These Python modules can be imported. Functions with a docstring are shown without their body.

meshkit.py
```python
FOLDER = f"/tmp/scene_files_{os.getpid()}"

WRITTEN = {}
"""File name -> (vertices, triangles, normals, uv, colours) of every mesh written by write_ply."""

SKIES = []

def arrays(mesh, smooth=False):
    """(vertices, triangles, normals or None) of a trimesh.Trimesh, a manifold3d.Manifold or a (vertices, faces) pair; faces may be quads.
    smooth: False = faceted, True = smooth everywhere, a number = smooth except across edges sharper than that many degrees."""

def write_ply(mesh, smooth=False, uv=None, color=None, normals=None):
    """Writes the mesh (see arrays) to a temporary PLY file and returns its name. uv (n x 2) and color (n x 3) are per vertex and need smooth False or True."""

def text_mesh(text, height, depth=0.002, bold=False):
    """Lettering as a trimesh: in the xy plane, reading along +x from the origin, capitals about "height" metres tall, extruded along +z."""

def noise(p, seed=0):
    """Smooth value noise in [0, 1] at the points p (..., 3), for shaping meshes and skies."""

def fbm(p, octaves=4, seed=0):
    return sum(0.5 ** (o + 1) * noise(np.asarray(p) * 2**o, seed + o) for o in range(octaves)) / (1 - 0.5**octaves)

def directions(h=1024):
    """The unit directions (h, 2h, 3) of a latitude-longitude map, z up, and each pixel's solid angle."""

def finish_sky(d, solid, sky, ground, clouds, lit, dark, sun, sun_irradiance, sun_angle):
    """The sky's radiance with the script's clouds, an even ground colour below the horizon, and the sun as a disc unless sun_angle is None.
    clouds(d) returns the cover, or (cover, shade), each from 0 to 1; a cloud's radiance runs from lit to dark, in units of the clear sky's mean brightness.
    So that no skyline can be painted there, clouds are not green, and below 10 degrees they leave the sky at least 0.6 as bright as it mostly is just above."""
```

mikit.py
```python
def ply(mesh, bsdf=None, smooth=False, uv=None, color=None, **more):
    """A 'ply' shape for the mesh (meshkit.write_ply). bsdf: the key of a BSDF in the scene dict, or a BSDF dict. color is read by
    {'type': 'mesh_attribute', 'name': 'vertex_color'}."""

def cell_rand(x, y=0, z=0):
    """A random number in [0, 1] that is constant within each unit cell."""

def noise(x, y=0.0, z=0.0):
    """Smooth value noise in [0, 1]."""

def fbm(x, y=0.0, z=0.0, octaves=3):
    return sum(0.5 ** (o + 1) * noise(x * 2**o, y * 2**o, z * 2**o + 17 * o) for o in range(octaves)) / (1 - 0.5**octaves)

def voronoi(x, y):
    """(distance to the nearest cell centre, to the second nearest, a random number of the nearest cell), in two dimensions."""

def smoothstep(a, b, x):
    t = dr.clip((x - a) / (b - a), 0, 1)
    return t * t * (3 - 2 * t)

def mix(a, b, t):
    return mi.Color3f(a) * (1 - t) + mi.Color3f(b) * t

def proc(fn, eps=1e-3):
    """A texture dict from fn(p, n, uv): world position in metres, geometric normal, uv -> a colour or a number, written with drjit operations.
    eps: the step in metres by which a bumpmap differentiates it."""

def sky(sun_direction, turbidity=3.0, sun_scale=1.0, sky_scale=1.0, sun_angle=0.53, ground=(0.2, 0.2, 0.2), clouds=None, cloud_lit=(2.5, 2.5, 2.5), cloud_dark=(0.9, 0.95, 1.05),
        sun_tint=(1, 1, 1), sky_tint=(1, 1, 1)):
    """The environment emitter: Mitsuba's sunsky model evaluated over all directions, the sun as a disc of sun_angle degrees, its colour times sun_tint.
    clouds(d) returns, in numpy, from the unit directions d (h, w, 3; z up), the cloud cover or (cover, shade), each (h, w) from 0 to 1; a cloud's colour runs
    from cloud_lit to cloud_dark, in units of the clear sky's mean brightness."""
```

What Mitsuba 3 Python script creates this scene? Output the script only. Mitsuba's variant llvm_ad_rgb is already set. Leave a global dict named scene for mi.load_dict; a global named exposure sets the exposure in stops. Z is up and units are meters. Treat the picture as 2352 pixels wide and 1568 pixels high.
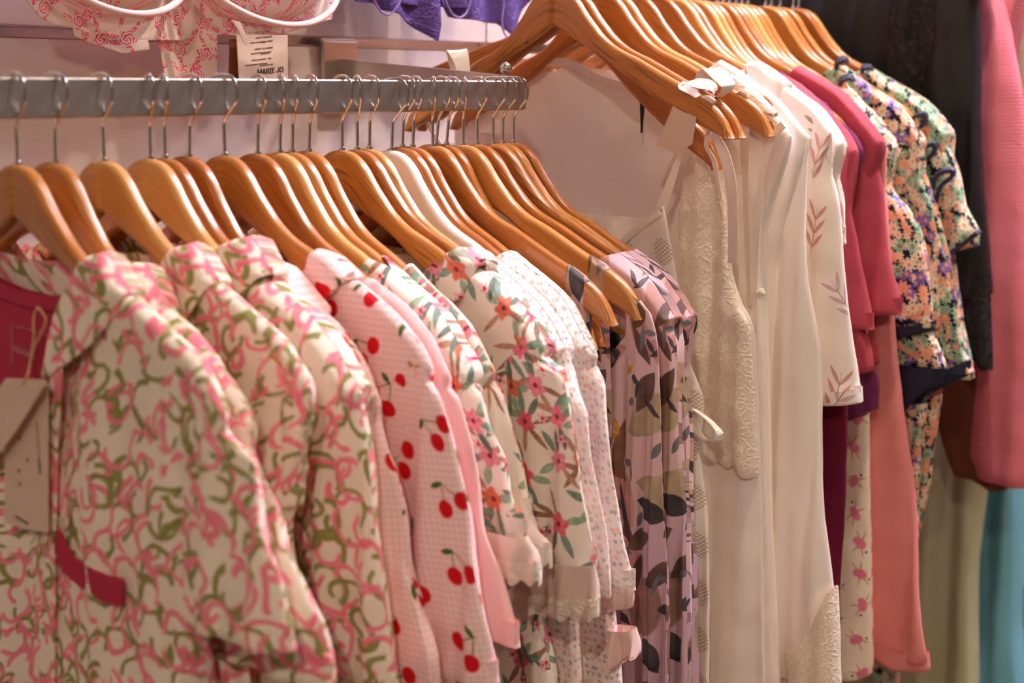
import math, random
import numpy as np, trimesh, shapely
import drjit as dr
import mitsuba as mi
import mikit, meshkit
from scipy.interpolate import PchipInterpolator

T = mi.ScalarTransform4f
scene, labels = {}, {}
rng = np.random.default_rng(7)

# ------------------------------------------------------------------ camera, light, exposure
CAM = np.array([-1.176, -0.979, 1.4425])
HEADING, PITCH = math.radians(40), math.atan(581 / 3267)
FWD = np.array([math.cos(HEADING) * math.cos(PITCH), math.sin(HEADING) * math.cos(PITCH), -math.sin(PITCH)])
scene['camera'] = {'type': 'thinlens', 'fov': 2 * math.degrees(math.atan(1176 / 3267)), 'fov_axis': 'x', 'near_clip': 0.05, 'far_clip': 50,
                   'aperture_radius': 0.0058, 'focus_distance': 1.42,
                   'to_world': T().look_at(origin=CAM.tolist(), target=(CAM + FWD).tolist(), up=[0, 0, 1])}
exposure = 1.02
WARM, COOL = (1.0, 0.81, 0.62), (0.82, 0.78, 1.0)
UNSEEN_SPOTS = [(0.10, -.42, 660), (0.95, -.42, 590), (-2.3, -1.6, 1500), (-.8, -2.8, 1100), (.8, -1.6, 450), (1.6, -2.6, 450), (-2.0, -.6, 120)]  # unseen warm ceiling spots, placed to light clothes and hangers: x, y, radiance
SPOT_R = 0.030
UNSEEN_PANELS = [(1.40, -.30, 24.0)]  # unseen cool ceiling panel, placed for the lilac streaks on the hangers: x, y, radiance


def rgb(c):
    return {'type': 'rgb', 'value': [float(v) for v in c]}


def lin(h):
    v = [int(h[i:i + 2], 16) / 255 for i in (0, 2, 4)]
    return tuple(x / 12.92 if x <= 0.04045 else ((x + 0.055) / 1.055) ** 2.4 for x in v)


# ------------------------------------------------------------------ scene bookkeeping
def numbered(name):
    if not any(k == name or k.startswith(name + '__') for k in list(scene) + list(labels)):
        return name
    i = 1
    while any(k == f'{name}_{i:03d}' or k.startswith(f'{name}_{i:03d}__') for k in list(scene) + list(labels)):
        i += 1
    return f'{name}_{i:03d}'


def thing(name, label, cat, group=None):
    key = numbered(name)
    labels[key] = {'label': label, 'category': cat}
    if group:
        labels[key]['group'] = group
    return key


def put(parent, name, shape, label=None):
    key = numbered(parent + '__' + name)
    scene[key] = shape
    if label:
        labels[key] = {'label': label}
    return key


def struct(name, shape):
    scene[name] = shape
    labels[name] = {'kind': 'structure'}


# ------------------------------------------------------------------ materials
def mat(name, base, rough=0.8, spec=0.3, metallic=0.0, sheen=0.0, clearcoat=0.0, bump=None, bump_scale=0.001, eps=5e-4):
    d = {'type': 'principled', 'base_color': base if isinstance(base, dict) else rgb(base), 'roughness': rough, 'specular': spec, 'metallic': metallic,
         'sheen': sheen, 'clearcoat': clearcoat, 'clearcoat_gloss': 0.9}
    if bump is not None:
        d = {'type': 'bumpmap', 'arbitrary': mikit.proc(bump, eps), 'scale': bump_scale, 'bsdf': d}
    scene[name] = {'type': 'twosided', 'bsdf': d}


R = mikit.cell_rand
SS = mikit.smoothstep


def C3(h):
    return mi.Color3f(*lin(h))


def over(c, col, a):
    return c * (1 - a) + col * a


def cells(x, y, n=1):
    cx, cy = dr.floor(x), dr.floor(y)
    for a in range(-n, n + 1):
        for b in range(-n, n + 1):
            yield cx + a, cy + b


def lens(dx, dy, ang, l, w, soft=0.12):
    c, s = dr.cos(ang), dr.sin(ang)
    px, py = dx * c + dy * s, -dx * s + dy * c
    q = px / l
    prof = w * dr.maximum(1 - q * q, 0)
    return SS(0, soft * w, prof - dr.abs(py)) * dr.select(dr.abs(q) < 1, 1.0, 0.0)


def disc(dx, dy, r, soft=0.15):
    return 1 - SS(r * (1 - soft), r * (1 + soft), dr.sqrt(dx * dx + dy * dy))


def flower(dx, dy, r, petals, ph, k=0.35):
    d = dr.sqrt(dx * dx + dy * dy)
    a = dr.atan2(dy, dx)
    rr = r * (1 - k + k * dr.cos(petals * a + ph))
    return 1 - SS(rr * 0.86, rr * 1.1, d), d


def squiggle(p, n, uv):
    S = 0.033
    x = uv.x / S + 0.25 * mikit.noise(uv.x * 60, uv.y * 60)
    y = uv.y / S + 0.25 * mikit.noise(uv.x * 60 + 31, uv.y * 60)
    c = mix3('f2e6d6')
    for lay, (h, h2) in enumerate((('8f8f4a', '85853f'), ('ee6a86', 'f58ea2'), ('9a9a58', '87873f'), ('ee7a92', 'f391a2'))):
        for cx, cy in cells(x, y):
            k = 10 * lay
            px, py = x - cx - R(cx, cy, 1 + k), y - cy - R(cx, cy, 2 + k)
            r = 0.22 + 0.30 * R(cx, cy, 3 + k)
            d = dr.sqrt(px * px + py * py)
            ang = dr.atan2(py, px) - 6.2832 * R(cx, cy, 4 + k)
            arc = SS(-0.25, -0.1, dr.cos(ang))
            ring = 1 - SS(0.045, 0.085, dr.abs(d - r))
            m = ring * arc * 0.95
            c = over(c, dr.lerp(C3(h), C3(h2), SS(-0.08, 0.08, d - r)), m)
    return c


def mix3(h):
    return C3(h) + mi.Color3f(0.0)


def gingham(x, y, S=0.0052):
    a = SS(0.4, 0.6, dr.abs(x / S - dr.floor(x / S) - 0.5) * 2)
    b = SS(0.4, 0.6, dr.abs(y / S - dr.floor(y / S) - 0.5) * 2)
    return (a + b) * 0.5


def seg(u, v, ax, ay, bx, by, w):
    t = dr.clip(((u - ax) * (bx - ax) + (v - ay) * (by - ay)) / ((bx - ax) ** 2 + (by - ay) ** 2), 0, 1)
    dx, dy = u - ax - t * (bx - ax), v - ay - t * (by - ay)
    return 1 - SS(w * .7, w * 1.2, dr.sqrt(dx * dx + dy * dy))


def cherry(p, n, uv):
    c = dr.lerp(C3('fae6e6'), C3('f2a9b4'), gingham(uv.x, uv.y) * 0.6)
    S = 0.054
    row = dr.floor(uv.x / S)
    x, y = uv.x / S, uv.y / S + 0.5 * (row - 2 * dr.floor(row / 2))
    for cx, cy in cells(x, y):
        dx, dy = (x - cx - 0.40 - 0.2 * R(cx, cy, 1)) * S, (y - cy - 0.40 - 0.2 * R(cx, cy, 2)) * S
        a = (R(cx, cy, 3) - 0.5) * 4.4
        ca, sa = dr.cos(a), dr.sin(a)
        u, v = dx * ca + dy * sa, -dx * sa + dy * ca
        c = over(c, C3('6d7a3c'), dr.maximum(seg(u, v, 0, .013, -.0085, -.005, .0007), seg(u, v, 0, .013, .0085, -.003, .0007)) * .9)
        c = over(c, C3('4f6b34'), lens(u - .005, v - .0135, mi.Float(.2), .0065, .0027))
        c = over(c, C3('d3121f'), dr.maximum(disc(u + .0088, v + .0075, .0072), disc(u - .0092, v + .005, .0072)))
    return c


def blossoms(p, n, uv):
    c = mix3('f6ece2')
    S = 0.036
    x, y = uv.x / S, uv.y / S
    for cx, cy in cells(x, y):
        keep = dr.select(R(cx, cy, 9) < 0.72, 1.0, 0.0)
        dx, dy = (x - cx - 0.2 - 0.6 * R(cx, cy, 1)) * S, (y - cy - 0.2 - 0.6 * R(cx, cy, 2)) * S
        a0 = 6.2832 * R(cx, cy, 3)
        wash = 0.72 + 0.5 * mikit.noise(uv.x * 400, uv.y * 400)
        for i, (h, l, w) in enumerate((('6f8f80', .017, .0040), ('5d6f62', .015, .0036), ('9a6a4c', .019, .0028), ('b98a6c', .016, .0030), ('8fae92', .013, .0038))):
            a = a0 + 1.25 * i + R(cx, cy, 20 + i)
            ox, oy = dr.cos(a) * .017, dr.sin(a) * .017
            c = over(c, C3(h) * wash, lens(dx - ox, dy - oy, a, l * .8, w) * keep * 0.92)
        pink = dr.lerp(C3('e23a5e'), C3('e98f9f'), R(cx, cy, 5))
        pink = dr.select(R(cx, cy, 6) < 0.25, C3('d96a48'), pink)
        f, d = flower(dx, dy, .0110, 5, a0, .16)
        c = over(c, pink * wash + 0.04, f * keep)
        c = over(c, C3('8a2f3a'), disc(dx, dy, .0024) * keep)
        ex, ey = dx - dr.cos(a0 + 2) * .019, dy - dr.sin(a0 + 2) * .019
        f, d = flower(ex, ey, .006, 5, a0 * 3, .3)
        c = over(c, C3('f0b6c0') * wash, f * keep)
        c = over(c, C3('c8294f'), disc(ex, ey, .0018) * keep)
    return c


def ditsy(p, n, uv):
    c = mix3('f6ebe8')
    S = 0.0068
    x, y = uv.x / S, uv.y / S
    for cx, cy in cells(x, y):
        dx, dy = (x - cx - 0.2 - 0.6 * R(cx, cy, 1)), (y - cy - 0.2 - 0.6 * R(cx, cy, 2))
        t = R(cx, cy, 3)
        col = dr.select(t < 0.42, C3('463c50'), dr.select(t < 0.75, C3('e8607f'), C3('e09a8c')))
        f, d = flower(dx, dy, 0.28 + 0.12 * R(cx, cy, 5), 5, 6.28 * R(cx, cy, 4), .5)
        c = over(c, col, f * 0.9)
        c = over(c, C3('f6d9c8'), disc(dx, dy, 0.045))
        c = over(c, C3('6a6068'), lens(dx - .27, dy - .2, 6.28 * R(cx, cy, 6), .16, .035) * 0.8)
    return c


def watercolour(p, n, uv):
    w = 0.7 + 0.6 * mikit.fbm(uv.x * 60, uv.y * 60, 3.0, 2)
    c = dr.lerp(C3('dcb9b8'), C3('c9a6b4'), SS(0.35, 0.7, mikit.noise(uv.x * 9, uv.y * 9)))
    for k, (S, cols, L, W) in enumerate(((0.070, ('a9805a', '7d5236', 'b9786a', '9a8a62'), .042, .024), (0.056, ('3b3a3d', '5a4034', '2c2a2e', '7a5238'), .027, .0100), (0.034, ('c98a2e', '3a3338', '8d6a70', '6d6c74'), .013, .0040))):
        x, y = uv.x / S + 3.7 * k, uv.y / S
        for cx, cy in cells(x, y):
            z = 40 * k
            dx, dy = (x - cx - R(cx, cy, 1 + z)) * S, (y - cy - R(cx, cy, 2 + z)) * S
            t = R(cx, cy, 3 + z)
            col = dr.select(t < .3, C3(cols[0]), dr.select(t < .55, C3(cols[1]), dr.select(t < .8, C3(cols[2]), C3(cols[3]))))
            a = 6.2832 * R(cx, cy, 4 + z)
            m = lens(dx, dy, a, L * (0.7 + 0.5 * R(cx, cy, 5 + z)), W * (0.7 + 0.5 * R(cx, cy, 6 + z)))
            keep = dr.select(R(cx, cy, 7 + z) < (1.1 if k == 0 else .75), 1.0, 0.0)
            c = over(c, col * w * (0.75 + .5 * mikit.noise(uv.x * 130 + z, uv.y * 130)), m * keep * (0.75 if k == 0 else 0.95))
            if k:
                m2 = dr.select(R(cx, cy, 8 + z) < .45, 1.0, 0.0) * lens(dx - dr.cos(a + .8) * L * .9, dy - dr.sin(a + .8) * L * .9, a + 1.4, L * .7, W * .8)
                c = over(c, col * w, m2 * keep * 0.95)
    return c


def sprays(p, n, uv):
    c = mix3('f6ebe4')
    S = 0.085
    x, y = uv.x / S, uv.y / S
    for cx, cy in cells(x, y):
        dx, dy = (x - cx - 0.2 - 0.6 * R(cx, cy, 1)) * S, (y - cy - 0.2 - 0.6 * R(cx, cy, 2)) * S
        a0 = 1.57 + (R(cx, cy, 3) - .5) * 1.6
        t = R(cx, cy, 4)
        col = dr.select(t < .45, C3('c98a80'), dr.select(t < .75, C3('c9a6b8'), C3('7c7a5c')))
        for i in range(6):
            q = (i // 2 - 1) * .016
            a = a0 + (0.6 if i % 2 else -0.6)
            ox, oy = dr.cos(a0) * q + dr.cos(a) * .012, dr.sin(a0) * q + dr.sin(a) * .012
            c = over(c, col, lens(dx - ox, dy - oy, a, .013, .0026) * .85)
        c = over(c, C3('8a6a58'), lens(dx, dy, a0, .034, .0007) * .9)
        ex, ey = dx + .022, dy - .006
        f, d = flower(ex, ey, .0065, 6, a0, .45)
        c = over(c, C3('c9483c'), f * dr.select(R(cx, cy, 7) < .3, .9, 0.0))
    return c


def daisies(p, n, uv):
    c = mix3('191827')
    for k, S in enumerate((0.0125, 0.0175)):
        x, y = uv.x / S + 5.3 * k, uv.y / S
        for cx, cy in cells(x, y):
            z = 30 * k
            dx, dy = x - cx - 0.15 - 0.7 * R(cx, cy, 1 + z), y - cy - 0.15 - 0.7 * R(cx, cy, 2 + z)
            big = mikit.noise(cx * S * 22, cy * S * 22, 7.0)
            t = R(cx, cy, 3 + z) * 0.6 + big * 0.55
            col = dr.select(t < .27, C3('7d64b8'), dr.select(t < .52, C3('efab92'), dr.select(t < .72, C3('f0e2cc'), C3('9cc4a6'))))
            f, d = flower(dx, dy, 0.50 + 0.08 * R(cx, cy, 5 + z), dr.select(t < .27, 5.0, 8.0), 6.28 * R(cx, cy, 4 + z), .24)
            c = over(c, col, f)
            c = over(c, dr.select(t > .72, C3('2d3038'), C3('ea9a5c')), disc(dx, dy, 0.15))
            c = over(c, C3('e79a62'), disc(dx, dy, 0.08))
    return c


def dancers(p, n, uv):
    c = mix3('f3e3d2')
    S = 0.040
    x, y = uv.x / S, uv.y / S + 0.5 * (dr.floor(uv.x / S) - 2 * dr.floor(uv.x / S / 2))
    for cx, cy in cells(x, y):
        dx, dy = (x - cx - 0.35 - 0.3 * R(cx, cy, 1)) * S, (y - cy - 0.35 - 0.3 * R(cx, cy, 2)) * S
        a = 6.28 * R(cx, cy, 3)
        for b, o in ((0.4, .011), (1.1, .010), (3.6, .011), (4.5, .009)):
            c = over(c, C3('b98a4a'), lens(dx - dr.cos(a + b) * o, dy - dr.sin(a + b) * o, a + b, .008, .0009))
        ca, sa = dr.cos(a), dr.sin(a)
        f = dr.maximum(disc(dx * ca + dy * sa, (-dx * sa + dy * ca) * 1.3, .0078), disc(dx * ca + dy * sa - .005, -dx * sa + dy * ca + .002, .005))
        c = over(c, dr.lerp(C3('e98a9f'), C3('df6f92'), mikit.noise(uv.x * 500, uv.y * 500)), f)
        c = over(c, C3('2c2320'), disc(dx - dr.cos(a + 3.2) * .0125, dy - dr.sin(a + 3.2) * .0125, .0016))
    return c


def roses(p, n, uv):
    c = mix3('f6e9e4')
    S = 0.030
    x, y = uv.x / S, uv.y / S
    for cx, cy in cells(x, y):
        dx, dy = (x - cx - 0.2 - 0.6 * R(cx, cy, 1)) * S, (y - cy - 0.2 - 0.6 * R(cx, cy, 2)) * S
        a = 6.28 * R(cx, cy, 3)
        f, d = flower(dx, dy, .0105, 5, a, .2)
        sw = SS(-0.2, 0.5, dr.sin(d * 1900 + 2.5 * dr.atan2(dy, dx) + 5 * mikit.noise(uv.x * 260, uv.y * 260)))
        c = over(c, C3('f8508a'), f * sw * 0.95)
        for i in range(3):
            b = a + 2.1 * i
            c = over(c, C3('f2709a'), lens(dx - dr.cos(b) * .015, dy - dr.sin(b) * .015, b, .0075, .0026) * SS(.3, .5, mikit.noise(uv.x * 900, uv.y * 900)))
    return c


def weave(p, n, uv):
    return 0.5 + 0.25 * dr.sin(uv.x * 2 * math.pi / .0011) + 0.25 * dr.sin(uv.y * 2 * math.pi / .0011)


def waffle(p, n, uv):
    x, y = uv.x / .0055, uv.y / .0048
    return dr.abs(dr.sin(x * math.pi)) * dr.abs(dr.sin(y * math.pi))


def lace_height(p, n, uv):
    S = .013
    wx, wy = mikit.noise(uv.x * 80, uv.y * 80), mikit.noise(uv.x * 80 + 9, uv.y * 80)
    x, y = uv.x / S + .8 * wx, uv.y / S + .8 * wy
    d1, d2, c = mikit.voronoi(x, y)
    cord = 1 - SS(.05, .16, d2 - d1)
    eye = SS(.1, .9, dr.cos(d1 * 17 + 6.28 * c)) * (1 - SS(.45, .6, d1))
    mesh = .35 * SS(-.2, .8, dr.sin(uv.x * 4200) * dr.sin(uv.y * 4200))
    return dr.maximum(dr.maximum(cord, eye * .9), mesh * .6) * (.75 + .5 * mikit.noise(uv.x * 900, uv.y * 900))


def lace_tone(p, n, uv):
    return dr.lerp(C3('efdfcc'), C3('fdf3e6'), dr.clip(lace_height(p, n, uv), 0, 1))


def dots(p, n, uv):
    S = .052
    v = uv.y / S
    row = dr.floor(v)
    x = uv.x / S
    dx, dy = (x - dr.floor(x) - .5) / .24, (v - row - .5) / .28
    inside = 1 - SS(.92, 1.0, dx * dx + dy * dy)
    br = SS(-.1, .3, dr.sin(uv.y * 2 * math.pi / .0042 + 3.14 * dr.floor(uv.x / .0035)) + .2)
    return dr.lerp(C3('f8f0e6'), C3('b9a890'), inside * (1 - br) * .85)


def knit_fine(p, n, uv):
    return mikit.noise(uv.x * 1500, uv.y * 600)


def wood(p, n, uv):
    hid = dr.floor(uv.x / 10)
    x, y = uv.x - 10 * hid, uv.y
    tone = R(hid, 3, 1)
    g = mikit.fbm(x * 14 + hid * 3.1, y * 330 + hid * 7, 1.0, 3)
    g2 = mikit.noise(x * 40 + hid, y * 1300)
    streak = SS(.60, .74, mikit.fbm(x * 22 + 9 * hid, y * 520, 4.0, 2)) * SS(.45, .9, R(hid, 5, 2)) * .55
    c = dr.lerp(C3('cd8a44'), C3('a05624'), dr.clip(tone * .75 + .5 * (g - .4), 0, 1))
    c = dr.lerp(c, C3('e6b06a'), SS(.55, .95, R(hid, 9, 2)) * .65)
    c = c * (0.88 + 0.24 * g2)
    return over(c, C3('6a3410'), streak)


def brushed(p, n, uv):
    return 0.9 + 0.1 * mikit.noise(p.x * 30, p.y * 30, p.z * 3000)


mat('m_squiggle', mikit.proc(squiggle), .85, .2, sheen=.3)
mat('m_cherry', mikit.proc(cherry), .85, .2, sheen=.3)
mat('m_blossom', mikit.proc(blossoms), .7, .25, sheen=.2)
mat('m_ditsy', mikit.proc(ditsy), .8, .2, sheen=.2)
mat('m_water', mikit.proc(watercolour), .6, .35, sheen=.3)
mat('m_sprays', mikit.proc(sprays), .85, .2)
mat('m_daisy', mikit.proc(daisies), .85, .2)
mat('m_dancers', mikit.proc(dancers), .85, .2)
mat('m_bratrim', lin('f0d3d3'), .7, .3)
mat('m_roses', mikit.proc(roses), .8, .3)
mat('m_pink', lin('f4c3c4'), .85, .2, sheen=.3)
mat('m_gingham', mikit.proc(lambda p, n, uv: dr.lerp(C3('fae8e8'), C3('f3b3c0'), gingham(uv.x, uv.y) * .7)), .85, .2)
mat('m_white', lin('faf1ec'), .7, .3, sheen=.3)
mat('m_cream', lin('f6ebdf'), .55, .4, sheen=.2)
mat('m_satin', lin('f6efe8'), .35, .5)
mat('m_lace', mikit.proc(lace_tone), .7, .3, bump=lace_height, bump_scale=.0005)
def open_lace(p, n, uv):
    d1, d2, c = mikit.voronoi(uv.x / .0085 + mikit.noise(uv.x * 90, uv.y * 90), uv.y / .0085)
    d3, d4, e = mikit.voronoi(uv.x / .024 + 5, uv.y / .024)
    motif = SS(-.1, .3, dr.cos(d3 * 22)) * (1 - SS(.36, .42, d3))
    return dr.maximum(1 - SS(.16, .24, d2 - d1), motif)


scene['m_openlace'] = {'type': 'mask', 'opacity': mikit.proc(open_lace), 'bsdf': {'type': 'ref', 'id': 'm_lace'}}
mat('m_dots', mikit.proc(dots), .7, .3)
mat('m_frill', lin('f3d3cf'), .85, .2, sheen=.3)
mat('m_plum', lin('7d3a63'), .9, .15)
mat('m_net', lin('dcc4ba'), .7, .3)
mat('m_laceedge', lin('efe2d4'), .7, .3, bump=lace_height, bump_scale=.001)
mat('m_red', lin('ad4653'), .9, .15, sheen=.4, bump=knit_fine, bump_scale=.0002)
mat('m_rose', lin('b2304a'), .85, .2, sheen=.4)
mat('m_wine', lin('681830'), .9, .15)
mat('m_palepink', lin('e58c8a'), .85, .2, sheen=.3)
mat('m_navy', lin('23243a'), .6, .4)
mat('m_black', lin('191718'), .55, .35)
mat('m_blacklace', mikit.proc(lambda p, n, uv: dr.lerp(C3('0f0d0d'), C3('30272a'), lace_height(p, n, uv))), .7, .3, bump=lace_height, bump_scale=.0015)
mat('m_coral', lin('dd7886'), .85, .2, sheen=.4, bump=waffle, bump_scale=.0006)
mat('m_sage', lin('c2bf9a'), .9, .15, sheen=.3, bump=waffle, bump_scale=.0014)
mat('m_aqua', lin('78b6c4'), .9, .15, sheen=.3, bump=waffle, bump_scale=.0008)
mat('m_brown', lin('7a4a34'), .9, .15)
mat('m_purple', lin('4c3478'), .6, .35, bump=lace_height, bump_scale=.0008)
mat('m_lilac', lin('8b73b0'), .6, .35)
mat('m_card', lin('d9c2b0'), .7, .3)
mat('m_ink', lin('2a2022'), .8, .2)
mat('m_softink', lin('7a625c'), .8, .2)
mat('m_faint', lin('cf8f98'), .8, .2)
mat('m_string', lin('d9b58e'), .8, .2)
scene['m_wood'] = {'type': 'twosided', 'bsdf': {'type': 'roughplastic', 'distribution': 'ggx', 'alpha': .055, 'int_ior': 1.52, 'diffuse_reflectance': mikit.proc(wood)}}
mat('m_plastic', lin('f2ecef'), .35, .5)
mat('m_chrome', (.80, .78, .76), .12, .5, metallic=1.0)
mat('m_steel', (.46, .42, .38), .42, .5, metallic=1.0, bump=brushed, bump_scale=.0002)
mat('m_ball', (.72, .68, .62), .25, .5, metallic=1.0)
mat('m_panel', lin('cdc1be'), .55, .35)
mat('m_backing', lin('5d5048'), .7, .2)
mat('m_alu', (.62, .60, .60), .3, .5, metallic=1.0)
mat('m_wall', lin('74655e'), .8, .2)
mat('m_floor', lin('6b5a4c'), .5, .3)
mat('m_ceiling', lin('a89c94'), .9, .1)


# ------------------------------------------------------------------ mesh helpers
def tri(q):
    return np.vstack([q[:, [0, 1, 2]], q[:, [0, 2, 3]]])


def gridfaces(m, n):
    i, j = np.meshgrid(np.arange(m - 1), np.arange(n - 1), indexing='ij')
    a = i * n + j
    return tri(np.stack([a, a + 1, a + n + 1, a + n], -1).reshape(-1, 4))


def pl(poly):
    """(u, z) points -> u as a function of z"""
    p = np.array(sorted(poly, key=lambda q: q[1]), float)
    return lambda z: np.interp(z, p[:, 1], p[:, 0])


def pt(poly):
    """(u, z) points -> z as a function of u"""
    if not hasattr(poly, '__len__'):
        return lambda u: np.full(np.shape(u), float(poly))
    p = np.array(sorted(poly, key=lambda q: q[0]), float)
    return lambda u: np.interp(u, p[:, 0], p[:, 1])


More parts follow.
